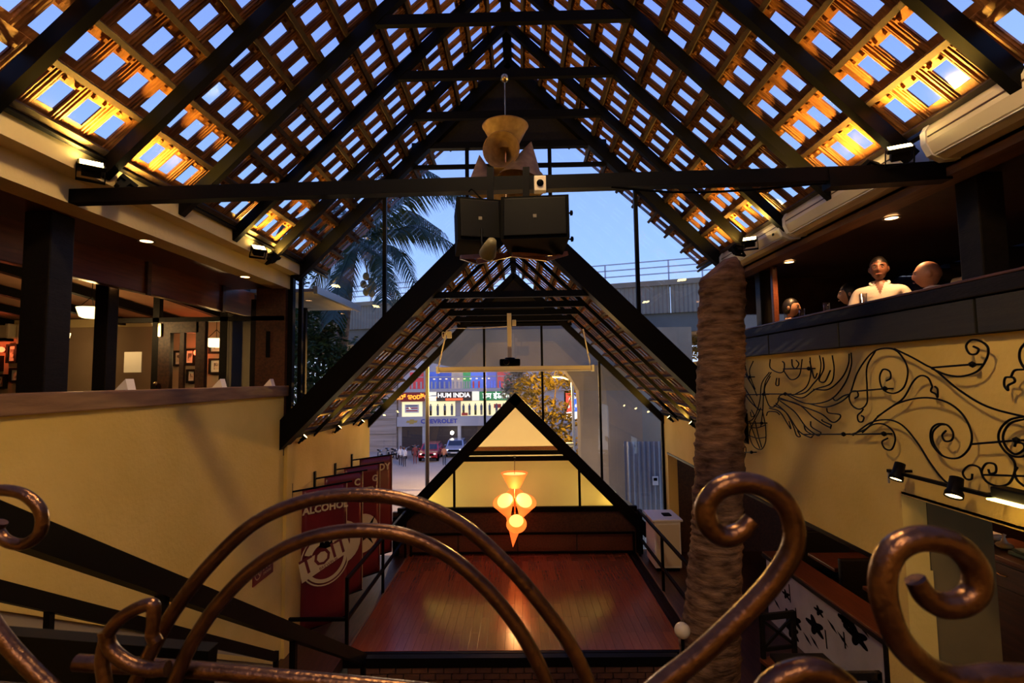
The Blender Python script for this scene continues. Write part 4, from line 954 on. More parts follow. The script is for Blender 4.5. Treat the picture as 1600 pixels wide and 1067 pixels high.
MB().lathe([(.02,.14),(.05,.13),(.14,0),(.135,0),(.04,.11),(0,.12)], (5.2, 6.6, R(-1.25)), 20).build('shade', BLK, o); MB().ball((5.2, 6.6, R(-1.2)), .03, 2).build('bulb', emis('bulb_glow', (1,.6,.25), 15), o); tube([(5.2, 6.6, R(-1.12)), (5.2, 6.6, R(-.78))], .006).build('cord', BLK, o)
LP('side_room_fill', 'POINT', (5.2, 6.6, R(-1.3)), 50, (1,.45,.16), shadow_soft_size=.1, parent=o)  # fill lamp and its fixture added out of view to brighten the booths
# black cross-back chairs and high table by the palm trunk
def chair(x, y, rz, label, h=1.25):
    o = thing('high_chair', label, 'chair', (x, y, FL), 'black cross-back chairs'); M = T(x, y, FL) @ Matrix.Rotation(rz, 4, 'Z')
    def part(mb, n, mt=BLKW): mb.v = [tuple(M @ V(v)) for v in mb.v]; mb.build(n, mt, o)
    for sx in (-1, 1):
        part(MB().box(sx*.19-.02, sx*.19+.02, -.2, -.16, 0, .75), 'leg'); part(MB().box(sx*.19-.02, sx*.19+.02, .16, .2, 0, h), 'leg')
    part(MB().bbox(-.22, .22, -.22, .21, .74, .79, .012), 'seat', RWOOD); part(MB().bbox(-.21, .21, .16, .2, h-.07, h, .008), 'back_rail'); part(MB().bbox(-.19, .19, .165, .195, .86, .9, .006), 'back_rail')
    part(MB().beam((-.18,.18,.9), (.18,.18,h-.07), .03, .02, up=(0,1,0)), 'cross_slat'); part(MB().beam((.18,.18,.9), (-.18,.18,h-.07), .03, .02, up=(0,1,0)), 'cross_slat')
    part(MB().box(-.18, .18, -.19, -.17, .25, .29), 'footrest')
chair(2.78, 5.75, .2, 'black cross-back high chair right beside the palm trunk'); chair(2.86, 4.95, math.pi, 'black cross-back high chair nearest the pillar')
o = thing('high_table', 'black high table between the cross-back chairs and palm trunk', 'table', (2.72, 5.33, FL))
MB().bbox(2.45, 2.98, 5.12, 5.5, FL+1.0, FL+1.04, .008).build('table_top', BLKW, o); MB().box(2.68, 2.76, 5.29, 5.37, FL+.03, FL+1.0).build('column', BLK, o); MB().box(2.5, 2.94, 5.15, 5.48, FL, FL+.03).build('foot', BLK, o)
# dresser with napkins in the nearer opening
dx0 = 4.6; p = aX(1520, 900, dx0); q = aX(1615, 900, dx0); zt4 = aX(1560, 866, dx0).z
dr = thing('sideboard', 'dark brown sideboard with drawers in the nearer opening', 'sideboard', (dx0+.25, (p.y+q.y)/2, FL))
y0_, y1_ = 2.6, 5.75
MB().bbox(dx0, dx0+.55, y0_, y1_, FL+.08, zt4-.05, .008).build('body', DWOOD, dr); MB().bbox(dx0-.05, dx0+.6, y0_-.05, y1_+.05, zt4-.05, zt4, .012).build('top', RWOOD, dr); MB().box(dx0+.03, dx0+.5, y0_+.03, y1_-.03, FL, FL+.08).build('plinth', BLK, dr)
nd = 3
for i in range(nd):
    a = y0_+(y1_-y0_)*i/nd+.02; b = y0_+(y1_-y0_)*(i+1)/nd-.02
    d1 = MB().bbox(dx0-.02, dx0+.0, a, b, zt4-.26, zt4-.08, .005).build('drawer', DWOOD, dr); tube([(dx0-.035,(a+b)/2-.05,zt4-.17),(dx0-.045,(a+b)/2,zt4-.175),(dx0-.035,(a+b)/2+.05,zt4-.17)], .007).build('handle', CHROME, d1)
    d2 = MB().bbox(dx0-.02, dx0+.0, a, b, FL+.1, zt4-.3, .005).build('door', DWOOD, dr); MB().ball((dx0-.035, a+.05, zt4-.5), .016).build('knob', CHROME, d2)
c = aX(1538, 861, dx0+.2)
for k in range(5):
    o = MB().bbox(c.x-.1+.01*(k%2), c.x+.1+.01*(k%2), c.y-.11-.008*(k%3), c.y+.11, zt4+k*.022, zt4+.021+k*.022, .008).build('napkin', PAPER)
    tag(o, 'folded white napkin in the stack on the dark sideboard, %s from the bottom' % ['first', 'second', 'third', 'fourth', 'topmost'][k] if k < 4 else 'folded white napkin on top of the stack on the sideboard', 'napkin', 'napkins on the sideboard')
c2 = aX(1570, 860, dx0+.2); o = thing('cloth_bundle', 'crumpled white cloth with a knot beside the napkin stack', 'cloth', (c2.x, c2.y, zt4))
MB().ball((c2.x, c2.y, zt4+.035), .07, 2, (1,1.1,.5)).build('fold', PAPER, o); MB().lathe([(.04,.05),(.02,.09),(.012,.12),(.022,.14),(0,.15)], (c2.x, c2.y, zt4), 12).build('knot', PAPER, o)
BLUEC = mat('blue_cloth', (.16,.30,.36), .8)
o = thing('folded_cloth', 'blue folded cloth lying beside the napkins', 'cloth', (c2.x, c2.y-.25, zt4)); MB().bbox(c2.x-.1, c2.x+.12, c2.y-.36, c2.y-.14, zt4, zt4+.035, .012).build('fold', BLUEC, o); MB().bbox(c2.x-.08, c2.x+.1, c2.y-.34, c2.y-.16, zt4+.035, zt4+.06, .012).build('fold', BLUEC, o)
struct('wall_side_partition', box(XR+.22, XR+.75, ya+.02, ya+.22, FL, R(-.8)), mat('shaded_plaster', (.13,.095,.035), .9, col2=(.17,.12,.045), scale=2))  # plaster with the shade inside the opening put into its colour
# second handrail in the nearer opening with its red ledge
o = thing('sloping_ledge', 'red-brown ledge with black rail at the bottom of the nearer opening', 'ledge', (3.8, 3.3, FL))
MB().bbox(3.55, 4.2, 1.5, 4.2, R(-2.55), R(-2.5), .01).build('board', RWOOD, o); MB().bbox(3.5, 3.56, 1.5, 4.2, R(-2.6), R(-2.42), .008).build('rail', BLKW, o); MB().box(3.6, 4.15, 1.6, 4.1, FL, R(-2.55)).build('base', BLKW, o)

# ------------------------------------------------------------------ wrought iron balustrade at the landing edge
ir = thing('iron_balustrade', 'bronze-brown wrought iron balustrade of arches and scrolls at the landing edge', 'balustrade', (0, .8, R(-1.5)))
def iron(pts, Y, r, name='scroll_bar', taper=False):
    ys = Y if isinstance(Y, list) else [Y]*len(pts)
    P = spl([aY(p[0], p[1], y) for p, y in zip(pts, ys)], 8); n = len(P)
    rr = [r*(1 if not taper else (1-.25*max(0, (i/n-.85)/.15))) for i in range(n)]
    o = tube(P, rr, 14).build(name, IRON, ir)
iron([(195,1110),(215,1060),(240,1010),(275,950),(330,880),(400,816),(480,782),(560,773),(640,783),(720,819),(790,880),(850,950),(895,1015),(925,1080),(940,1120)], .85, .0112, 'arch_bar')
iron([(255,1110),(275,1060),(300,1005),(340,945),(400,885),(470,845),(550,829),(630,836),(700,868),(760,920),(805,975),(840,1035),(860,1085),(870,1120)], .85, .0112, 'arch_bar')
iron([(-60,770),(-25,769),(10,766),(42,775),(64,800),(62,832),(38,850),(10,845),(-4,828),(2,815)], .95, .0105)
iron([(-60,890),(-20,960),(20,1015),(80,1075),(120,1110)], .85, .0125)
iron([(172,1110),(163,1060),(160,1025),(172,985),(200,958),(236,944),(240,965),(238,990),(244,1004)], .80, .0095, 'leaf_bar')
iron([(165,985),(172,1012),(200,1036),(235,1046),(262,1044)], .80, .0105, 'leaf_bar')
iron([(120,1035),(300,1046),(450,1060),(600,1074),(900,1105)], .88, .013, 'top_bar')
iron([(980,1120),(1030,1072),(1090,1025),(1160,960),(1212,902),(1240,850),(1235,802),(1207,768),(1165,754),(1125,763),(1103,790),(1107,820),(1130,838),(1155,832),(1174,812)], .60, .0118, taper=True)
iron([(1700,1060),(1640,1060),(1560,1057),(1500,1062),(1450,1045),(1405,1000),(1382,940),(1381,892),(1400,856),(1440,841),(1490,851),(1522,884),(1525,920),(1502,942),(1470,945),(1445,930),(1430,905)], .52, .0122, taper=True)
iron([(1180,1110),(1205,1072),(1240,1052),(1280,1049),(1320,1072),(1345,1110)], .55, .0125)
beam(aY(-90, 1012, .93), aY(330, 1046, .93), .03, .075).build('base_rail', BLK, ir)
zbt = R(-.62)
for x0_, x1_ in ((-1.7, .9),): tube([(x0_, .88, zbt), (x1_, .55, zbt)], .013, 10).build('lower_bar', IRON, ir)
for x in (-1.6, -.9, -.2, .35, .8):
    y = .88-(x+1.7)/2.6*.33; tube([(x, y, R(-1.5)), (x, y, zbt)], .011, 10).build('baluster', IRON, ir)
# ------------------------------------------------------------------ outside: street, shops, viaduct, trees
GZ = -2.4
ASPH = mat('street_ground', (.32,.25,.175), .95, col2=(.42,.33,.24), scale=.25, bump=.2, bscale=3)
struct('ground_street', box(-90, 90, YB+.3, 130, GZ-.2, GZ), ASPH)
SOIL = mat('soil', (.16,.085,.035), .95, col2=(.24,.14,.07), scale=3, bump=.8, bscale=8)
o = thing('median_bed', 'brown earth median bed in the street beyond the far banner', 'bed', (-6.5, 26, GZ))
m = MB(); m.smooth = True; nx, ny = 30, 8
m.add([(-14+26*i/nx, 24+4*j/ny, GZ+.05+.45*math.sin(math.pi*j/ny)*(.7+.3*math.sin(i*1.7+j))) for j in range(ny+1) for i in range(nx+1)], [(j*(nx+1)+i, j*(nx+1)+i+1, (j+1)*(nx+1)+i+1, (j+1)*(nx+1)+i) for j in range(ny) for i in range(nx)]); m.build('earth', SOIL, o)
MB().box(-14.2, 12.2, 23.8, 24, GZ, GZ+.25).build('kerb', CONC, o)
YF = 56.0
def fx(p): return aY(p, 640, YF).x
def fz(p): return aY(700, p, YF).z
BLW = mat('pale_blue_wall', (.40,.37,.36), .7, col2=(.46,.43,.42), scale=.5)
STONE = mat('layered_stone', (.28,.22,.17), .9, col2=(.42,.34,.27), scale=1.2, stretch=(.3,1,5), bump=.6, bscale=4)
sb = thing('shop_building', 'lit two-storey shop building with coloured signs across the street', 'building', (fx(715), YF, GZ))
def fbox(a, b, t, bt, d0, d1, n, m_, parent=sb): return MB().box(fx(a), fx(b), YF-d1, YF-d0, fz(bt), fz(t)).build(n, m_, parent)
MB().box(fx(622), fx(905), YF, YF+10, GZ, fz(545)).build('wall', BLW, sb)
fbox(622, 905, 650, 665, 0, .5, 'fascia_band', BLW); fbox(622, 905, 607, 612, 0, .4, 'ledge', BLW)
COLS = [((.36,.02,.02), 641, 662), ((.05,.10,.42), 666, 684), ((.03,.06,.28), 684, 706), ((.30,.24,.20), 706, 724), ((.02,.25,.07), 724, 736), ((.05,.13,.5), 736, 762), ((.06,.08,.3), 762, 776), ((.38,.03,.03), 778, 800)]
for k, (c, a, b) in enumerate(COLS):
    w = fbox(a, b, 581, 607, .0, .12, 'display_panel', mat('display_print_%d' % k, c, .5, col2=tuple(min(1, x*1.5+.05) for x in c), scale=.6, emit=c, es=.5))
    fbox(a, b, 588, 589.5, .12, .16, 'glazing_bar', BLW)
    for q in range(3): xx = a+(b-a)*(q+.5)/3; fbox(xx-1.2, xx+1.2, 596, 606.5, .12, .2, 'display_figure', MT['display_print_%d' % ((k+3) % 8)] if (k+3) % 8 < k else BLW)
for q in range(11): c_ = fbox(668+q*9.5, 671+q*9.5, 591.5, 592.6, .13, .2, 'shelf_lamp', MT.get('shelf_glow') or emis('shelf_glow', (1,.7,.35), 2.2))
SHOPG = mat('lit_shop_interior', (.8,.75,.5), .7, emit=(1,.86,.42), es=.75)
DISP = mat('grey_garment', (.09,.11,.16), .8); REDM = mat('red_goods', (.5,.03,.03), .6); WHG = emis('white_box_glow', (1,.95,.85), 1.0)
for k, (a, b) in enumerate(((628,661), (668,712), (720,757), (760,792))):
    fbox(a, b, 627, 650, 0, .06, 'shop_window', SHOPG)
    n = max(2, int((b-a)/9))
    for q in range(n):
        xx = a+(q+.5)*(b-a)/n
        if k == 0: continue
        fbox(xx-1.7, xx+1.7, 633.5, 641, .1, .35, 'mannequin_torso', DISP); fbox(xx-.7, xx+.7, 630.8, 633.2, .1, .35, 'mannequin_head', DISP)
        fbox(xx-1.5, xx-.2, 641, 648.5, .1, .3, 'mannequin_leg', DISP if q % 2 else BLKP); fbox(xx+.2, xx+1.5, 641, 648.5, .1, .3, 'mannequin_leg', DISP if q % 2 else BLKP)
    if k == 0: fbox(633, 655, 631, 644, .08, .14, 'window_poster', PAPER); [fbox(635, 653, z_, z_+1.6, .14, .17, 'poster_stripe', REDM if q else DISP) for q, z_ in enumerate((632.5, 636, 640))]
    if k == 2: fbox(722, 731, 645, 649, .1, .4, 'display_box', REDM)
    if k == 3: fbox(772, 783, 632, 638, .1, .3, 'display_box', REDM)
    fbox(a-.5, a+.3, 627, 650, .05, .2, 'window_mullion', BLW); fbox(b-.3, b+.5, 627, 650, .05, .2, 'window_mullion', BLW)
def sign(a, b, t, bt, cm, s, sm, size, lab=None, xs=1):
    sg_ = fbox(a, b, t, bt, .1, .45, 'sign_board', cm); c = V((fx((a+b)/2), YF-.47, fz((t+bt)/2)))
    if s: text(s, size, sm, sg_, T(*c) @ FACE, 'lettering', 'CENTER', .01, xs, .02)
    return sg_
SRED = mat('dark_red_sign', (.07,.006,.004), .5, emit=(.3,.01,.003), es=.35); SDK = mat('dark_sign', (.012,.008,.016), .5); SGR = mat('green_sign', (.0,.14,.05), .5, emit=(0,.25,.08), es=.5)
ORL = emis('orange_letters', (1,.28,.03), 2.4); WHL = emis('white_letters', (1,.95,.95), 1.6); RDL = emis('red_letters', (1,.10,.04), 1.8); BLUEL = mat('blue_letters', (.03,.05,.35), .4)
sign(627, 667, 612.5, 626, SRED, '\u0cb9\u0cae\u0ccd \u0c87\u0c82\u0ca1\u0cbf\u0caf\u0cbe', ORL, .75)
fbox(672, 682.5, 612, 626, .1, .5, 'light_box', WHG); fbox(738.5, 749, 612, 626, .1, .5, 'light_box', WHG)
sh = sign(683, 738, 612.5, 626, SDK, None, None, 1)
text('HUM INDIA', .66, WHL, sh, T(fx(710), YF-.47, fz(617.5)) @ FACE, 'lettering', 'CENTER', .01, 1, .015); text('FASHION', .24, RDL, sh, T(fx(710), YF-.47, fz(623.5)) @ FACE, 'lettering') if False else fbox(697, 724, 622, 625.2, .45, .47, 'sign_strip', RDL)
sign(750, 802, 612.5, 626, SGR, '\u0939\u092e \u0907\u0902\u0921\u093f\u092f\u093e', WHL, .8)
text('CHEVROLET', .62, BLUEL, sb, T(fx(687), YF-.52, fz(657.5)) @ FACE, 'lettering', 'CENTER', .02, 1.12, .02)
GOLD = mat('gold_emblem', (.45,.30,.08), .35, metal=.6)
ec = V((fx(645), YF-.52, fz(657.5))); flat(MB().add([(-.62,-.1,0),(-.5,.12,0),(-.2,.12,0),(-.2,.24,0),(.24,.24,0),(.24,.12,0),(.62,.12,0),(.5,-.12,0),(.2,-.12,0),(.2,-.24,0),(-.24,-.24,0),(-.24,-.12,0)], [list(range(12))]), T(*ec) @ FACE, 'emblem', GOLD, sb)
DKG = mat('dark_showroom', (.035,.02,.018), .5)
for a, b in ((628,660), (667,715), (721,790)): fbox(a, b, 665.5, 703, -.02, .02, 'garage_opening', DKG)
for p in (663.5, 718): fbox(p-2.5, p+2.5, 664, 712, 0, .4, 'column', BLW)
MB().ball((fx(709), YF-1.5, fz(674)), .22, 1).build('bright_lamp', emis('white_lamp', (1,.85,.6), 12), sb)
s2 = thing('stone_building', 'beige stone-clad building beside the shop', 'building', (fx(590), YF, GZ)); MB().box(fx(520), fx(621), YF-.5, YF+9, GZ, fz(552)).build('wall', STONE, s2)
MB().box(fx(520), fx(621.5), YF-.7, YF+9.1, fz(552), fz(549)).build('coping', CONC, s2)
for z_ in (580, 604, 628, 652, 676): MB().box(fx(520), fx(621), YF-.56, YF-.5, fz(z_+.8), fz(z_)).build('stone_course', CONCD, s2)
# LED billboard
p, q = aY(884, 613, 38), aY(911, 655, 38)
lb = thing('led_billboard', 'bright red, blue and white advertising screen beyond the orange trees', 'billboard', (p.x, 38, GZ))
MB().box(p.x-.1, q.x+.1, 38, 38.3, q.z-.1, p.z+.1).build('case', BLKP, lb); w_ = q.x-p.x; h_ = p.z-q.z
for a, b, c, d, n, col in ((0,.35,.28,1,'red',(1,.08,.05)), (.35,.75,.28,1,'blue',(.05,.15,1)), (.75,1,.28,1,'pale',(.6,.8,1)), (0,1,0,.28,'white',(1,.9,.95))):
    MB().box(p.x+w_*a, p.x+w_*b, 37.96, 38, q.z+h_*c, q.z+h_*d).build('screen_area', emis('screen_'+n, col, 1.6), lb)
for k in range(7): x = p.x+w_*random.uniform(.1,.9); z = q.z+h_*random.uniform(.35,.9); MB().ball((x, 37.95, z), .1, 1, (1,.2,1.4)).build('screen_figure', WHG, lb)
MB().box((p.x+q.x)/2-.15, (p.x+q.x)/2+.15, 38.05, 38.3, GZ, q.z).build('pole', STEEL, lb)
# cars facing the street
def car(px, py, Y, col, label, k=1.0):
    c = aY(px, py, Y); c.z = GZ; o = thing('parked_car', label, 'car', c, 'cars before the shop'); pm_ = mat('car_paint_'+col[0], col[1], .25, metal=.2, coat=.6)
    G = MT.get('car_glass') or mat('car_glass', (.02,.025,.035), .08)
    def P(m, n, mt): m.v = [tuple(V(v)*k+c) for v in m.v]; m.build(n, mt, o)
    pf = [(-2.0,.35),(-2.05,.6),(-1.95,.85),(-1.0,1.0),(-.45,1.48),(1.2,1.52),(1.85,1.05),(2.05,.95),(2.05,.35)]
    m = MB(); n = len(pf); xs_ = [-.86,-.78,.78,.86]
    def ins(z, x): return x*(1-.16*max(0, (z-.95)/.55))
    vs = [];
    for x in xs_: vs += [(ins(z, x), y*(1 if abs(x) < .8 else .985), z) for y, z in pf]
    fs = [list(range(n)), list(range(3*n, 4*n))[::-1]]
    for r_ in range(3): fs += [(r_*n+i, r_*n+(i+1) % n, (r_+1)*n+(i+1) % n, (r_+1)*n+i) for i in range(n)]
    P(m.add(vs, fs), 'body', pm_)
    P(MB().add([(-.70,-.99,1.03),(.70,-.99,1.03),(.62,-.50,1.45),(-.62,-.50,1.45)], [(0,1,2,3)]).add([(-.70,-.985,1.0),(.70,-.985,1.0),(.62,-.49,1.42),(-.62,-.49,1.42)], [(3,2,1,0)]), 'windscreen', G)
    for s in (-1, 1):
        P(MB().add([(s*.83,-.8,1.02),(s*.83,1.5,1.05),(s*.74,1.15,1.45),(s*.75,-.4,1.43)], [(0,1,2,3)]), 'side_window', G)
        P(MB().ball((s*.62,-1.98,.72), .13, 1, (1.3,.4,.7)), 'headlight', MT.get('head_glow') or emis('head_glow', (1,.9,.8), 1.5))
        for y in (-1.3, 1.3): P(MB().lathe([(.12,-.1),(.33,-.1),(.33,.1),(.12,.1)], (s*.80, y, .33), 18, Matrix.Rotation(math.pi/2,3,'Y')), 'wheel', BLKP)
        P(MB().ball((s*.98,-.75,1.05), .1, 1, (1.1,.6,.8)), 'mirror', pm_)
    P(MB().box(-.55,.55,-2.07,-2.03,.58,.75), 'grille', BLKP); P(MB().box(-.3,.3,-2.08,-2.05,.42,.52), 'number_plate', PAPER); P(MB().box(-.8,.8,-2.1,-2.0,.34,.42), 'bumper', BLKP)
car(674, 702, 50, ('red', (.38,.012,.012)), 'red car parked facing the street before the shop')
car(713, 700, 52.6, ('silver_blue', (.30,.34,.42)), 'silver-blue car parked under the bright lamp of the shop'); car(748, 702, 53, ('dark', (.05,.05,.06)), 'dark car mostly hidden behind the small gable')
def bike(px, py, Y, rz, label):
    c = aY(px, py, Y); c.z = GZ; o = thing('motorbike', label, 'motorbike', c, 'parked motorbikes'); M = T(*c) @ Matrix.Rotation(rz, 4, 'Z')
    def P(m, n, mt=BLKP): m.v = [tuple(M @ V(v)) for v in m.v]; m.build(n, mt, o)
    for y in (-.62, .62): P(MB().tube([(0, y+.28*math.cos(a*math.pi/8), .3+.28*math.sin(a*math.pi/8)) for a in range(16)], .05, 6, closed=True), 'wheel')
    P(MB().ball((0,-.1,.82), .2, 1, (.7,1.5,.7)), 'fuel_tank', MT.get('bike_paint') or mat('bike_paint', (.03,.03,.05), .3)); P(MB().bbox(-.12,.12,.1,.8,.78,.88,.03), 'seat'); P(MB().bbox(-.13,.13,-.25,.3,.28,.65,.05), 'engine', STEEL)
    P(MB().tube([(0,-.62,.3),(0,-.38,.95),(-.35,-.3,1.05)], .025, 6), 'handlebar', STEEL); P(MB().tube([(0,-.38,.95),(.35,-.3,1.05)], .025, 6), 'handlebar', STEEL); P(MB().ball((0,-.5,.85), .1, 1), 'headlamp', STEEL); P(MB().beam((0,.62,.3),(0,.2,.8), .06, .06), 'frame', STEEL)
for k, (px, Y, rz, lb_) in enumerate(((594,50,.5,'dark motorbike parked nearest the window edge by the stone building'), (606,51,.4,'dark motorbike parked second along the stone building'), (617,50.5,.6,'dark motorbike parked behind the two men in white shirts'), (634,51,.3,'dark motorbike parked between the white shirts and the maroon clothes'), (648,52,.5,'dark motorbike parked beside the red car'))): bike(px, 700, Y, rz, lb_)

# viaduct
RIB = mat('ribbed_concrete', (.24,.205,.15), .9, col2=(.31,.265,.20), scale=.8)
nt = RIB.node_tree; b_ = nt.nodes['Principled BSDF']; wv = nt.nodes.new('ShaderNodeTexWave'); wv.inputs['Scale'].default_value = 2.2; wv.bands_direction = 'X'; bu = nt.nodes.new('ShaderNodeBump'); bu.inputs['Strength'].default_value = .8; bu.inputs['Distance'].default_value = .08
tc = nt.nodes.new('ShaderNodeTexCoord'); nt.links.new(tc.outputs['Object'], wv.inputs['Vector']); nt.links.new(wv.outputs['Fac'], bu.inputs['Height']); nt.links.new(bu.outputs[0], b_.inputs['Normal'])
vd = thing('viaduct', 'grey concrete metro viaduct with railing crossing behind the glass', 'viaduct', (0, 19, GZ))
PR, PL = V((5.2, 18, 0)), V((-8.0, 22.4, 0)); dv = (PL-PR).normalized(); nv = V((-dv.y, dv.x, 0));
if nv.y < 0: nv = -nv
L0 = PR-dv*22; zt5, zb5 = R(3.34), R(2.2)
ang = math.atan2(dv.y, dv.x)
for k in range(14):
    a = L0+dv*(k*4.4); Mx = T(a.x, a.y, 0) @ Matrix.Rotation(ang, 4, 'Z')
    sgn = 1 if (Mx.to_3x3() @ V((0,1,0))).dot(nv) > 0 else -1
    m = MB().box(.015, 4.385, 0, sgn*.3, zb5, zt5-.18); o = m.build('parapet_panel', RIB, vd); o.matrix_basis = Matrix.Translation(vd.location) @ Mx if False else Mx
    o.parent = vd; o.matrix_parent_inverse = Matrix.Translation(-vd.location)
    m = MB().box(0, 4.4, -sgn*.06, sgn*.4, zt5-.18, zt5); o = m.build('coping', CONC, vd); o.matrix_basis = Mx
    m = MB().box(0, 4.4, sgn*.1, sgn*9, R(1.55), zb5); o = m.build('deck', CONCD, vd); o.matrix_basis = Mx
    m = MB()
    for q in range(4): m.box(q*1.1, q*1.1+.05, sgn*.1, sgn*.15, zt5, zt5+.72)
    for z in (.25, .48, .70): m.box(0, 4.4, sgn*.1, sgn*.14, zt5+z, zt5+z+.035)
    o = m.build('guard_rail', mat('pale_rail', (.42,.46,.55), .5) if 'pale_rail' not in MT else MT['pale_rail'], vd); o.matrix_basis = Mx
# pier with flared head and cap beam
cP = aY(968, 640, 17.2)
pc = thing('viaduct_pier', 'massive grey concrete pier with cap beam behind the far glazing', 'pier', (cP.x, 17.5, GZ))
def octo(r, z): return [(cP.x+r*1.15*math.cos(math.pi/8+i*math.pi/4), 17.5+r*math.sin(math.pi/8+i*math.pi/4), z) for i in range(8)]
lv = [(1.22, GZ), (1.22, R(-1.0)), (1.25, R(-.4)), (1.5, R(.05)), (1.75, R(.38))]
m = MB(); vs = sum([octo(r, z) for r, z in lv], []); m.add(vs, [(i*8+j, i*8+(j+1) % 8, (i+1)*8+(j+1) % 8, (i+1)*8+j) for i in range(len(lv)-1) for j in range(8)]); m.build('column', CONC, pc)
xa, xb_ = aY(640, 550, 16.5).x, aY(1080, 550, 16.5).x
MB().prism([(xa, 16.4, R(1.55)), (xa, 16.4, R(.7)), (xa+1.5, 16.4, R(.36)), (xb_, 16.4, R(.36)), (xb_, 16.4, R(1.55))], (0, 2.6, 0)).build('cap_beam', CONC, pc)
# corrugated sheet in front of the pier
p, q = aY(975, 690, 15), aY(1036, 690, 15)
cs = thing('corrugated_fence', 'grey corrugated sheet fence at the foot of the pier', 'fence', (p.x, 15, GZ)); n = 44; m = MB()
vs = []
for i in range(n+1): x = p.x+(q.x+.4-p.x)*i/n; vs += [(x, 15+.035*math.sin(i*1.5), GZ), (x, 15+.035*math.sin(i*1.5), p.z)]
m.add(vs, [(2*i, 2*i+2, 2*i+3, 2*i+1) for i in range(n)]); m.build('sheet', STEEL if False else mat('galvanised_sheet', (.30,.31,.33), .5, metal=.3), cs)
beam((p.x, 15.06, p.z-.1), (q.x+.4, 15.06, p.z-.1), .05, .06).build('rail', STEEL, cs)
for x in (p.x+.05, q.x+.3): beam((x, 15.08, GZ), (x, 15.08, p.z), .06, .06, up=(0,1,0)).build('post', STEEL, cs)
c = aY(1024, 751, 14.93); MB().box(c.x-.08, c.x+.08, 14.92, 14.94, c.z-.12, c.z+.12).build('notice', PAPER, cs); MB().box(c.x-.05, c.x+.05, 14.915, 14.92, c.z+.0, c.z+.08).build('notice_mark', BLKP, cs)
# awning slab
aw = thing('awning', 'flat grey awning slab outside the glass beside the coconut trunk', 'awning', (-4.0, 9, R(1.4)))
MB().bbox(-4.25, -3.2, 8.15, 10.3, R(1.41), R(1.47), .01).build('slab', CONC, aw); MB().box(-3.22, -3.16, 8.1, 10.35, R(1.38), R(1.5)).build('edge', STEEL, aw)
for y in (8.5, 9.9): beam((-4.1, y, R(1.41)), (-4.1, y, GZ), .08, .08, up=(0,1,0)).build('support', BLK, aw)

# trees
def leaves(m, c, rad, n, size, seed, flatten=1.0):
    rnd = random.Random(seed); c = V(c)
    for _ in range(n):
        while True:
            d = V((rnd.uniform(-1,1), rnd.uniform(-1,1), rnd.uniform(-1,1)))
            if .35 < d.length < 1: break
        p = c+V((d.x*rad[0], d.y*rad[1], d.z*rad[2])); s = size*rnd.uniform(.6, 1.3)
        a = V((rnd.uniform(-1,1), rnd.uniform(-1,1), rnd.uniform(-.7,.4))).normalized(); b = a.cross(V((rnd.uniform(-1,1), rnd.uniform(-1,1), 1))).normalized()
        m.add([p-a*s, p+b*s*.38, p+a*s, p-b*s*.38], [(0,1,2,3)])
def tree(base, blobs, mt, label, size=.09, dens=900, name='tree', th=.15, seed=1):
    base = V(base); o = thing(name, label, 'tree', base)
    m = MB()
    for i, (c, r) in enumerate(blobs): leaves(m, c, r, int(dens*r[0]*r[2]), size, seed+i)
    f = m.build('foliage', mt, o, recalc=False)
    ctr = sum((V(c) for c, r in blobs), V())/len(blobs)
    fork = base.lerp(ctr, .55); tube(spl([base, base.lerp(fork, .5)+V((.1,0,0)), fork]), [th*1.2-.3*th*i/12 for i in range(13)], 8).build('trunk', BARK, o)
    for c, r in blobs: tube(spl([fork, fork.lerp(V(c), .5)+V((0,.05,.1)), V(c)], 4), [th*.6-.05*th*i for i in range(9)], 6).build('branch', BARK, o)
    return o
def bl(px, py, Y, rx, rz): return (aY(px, py, Y), (rx, rx*.8, rz))
tree((-5.3, 12, GZ), [bl(470,520,12,.7,.75), bl(505,500,12.3,.6,.5), bl(490,570,12,.8,.8), bl(525,590,12.4,.5,.8), bl(465,610,11.8,.6,.7), bl(520,540,12.4,.4,.5)], LEAF, 'dense green tree close outside the glass beside the coconut trunk', .085, 1700, seed=3)
tree((aY(500,700,19).x, 19, GZ), [bl(455,430,19,.9,.5), bl(470,520,19,1.5,1.2), bl(555,580,19,1.0,1.3), bl(430,560,19,1.5,1.5), bl(575,620,20,.8,.8)], LEAFD, 'dark bushy tree farther back under the viaduct', .16, 420, seed=20)
tree((aY(850,730,27).x, 27, GZ), [bl(835,600,27,1.2,.6), bl(870,590,27,1.2,.6), bl(900,600,28,.9,.7), bl(850,640,27,1.3,.7), bl(880,660,27,.8,.6), bl(820,620,28,.8,.5), bl(865,690,27,1.0,.7), bl(890,700,26,1.0,.6)], LEAFO, 'tree lit orange by the assumed street lamp beside the bright screen', .17, 480, seed=40)
tree((aY(803,700,34).x, 34, GZ), [bl(803,595,34,.8,.9), bl(797,612,34,.7,.6), bl(812,580,34,.5,.6)], mat('silver_leaf', (.12,.15,.12), .6, col2=(.25,.28,.24), scale=2, trans=.2), 'small silvery tree standing above the apex of the small gable', .2, 420, seed=60)
tree((aY(1078,540,14).x, 20, GZ), [bl(1075,530,20,.7,.5), bl(1100,545,20,.9,.7)], LEAFO, 'yellowish tree beyond the palm trunk by the viaduct', .13, 500, seed=70)
c = aY(872, 560, 23.0); o = thing('added_street_lamp', 'assumed unseen street lamp throwing orange light over the trees', 'street lamp', (c.x+.6, 23.0, GZ))  # unseen lamp and pole, assumed from the orange light on the tree
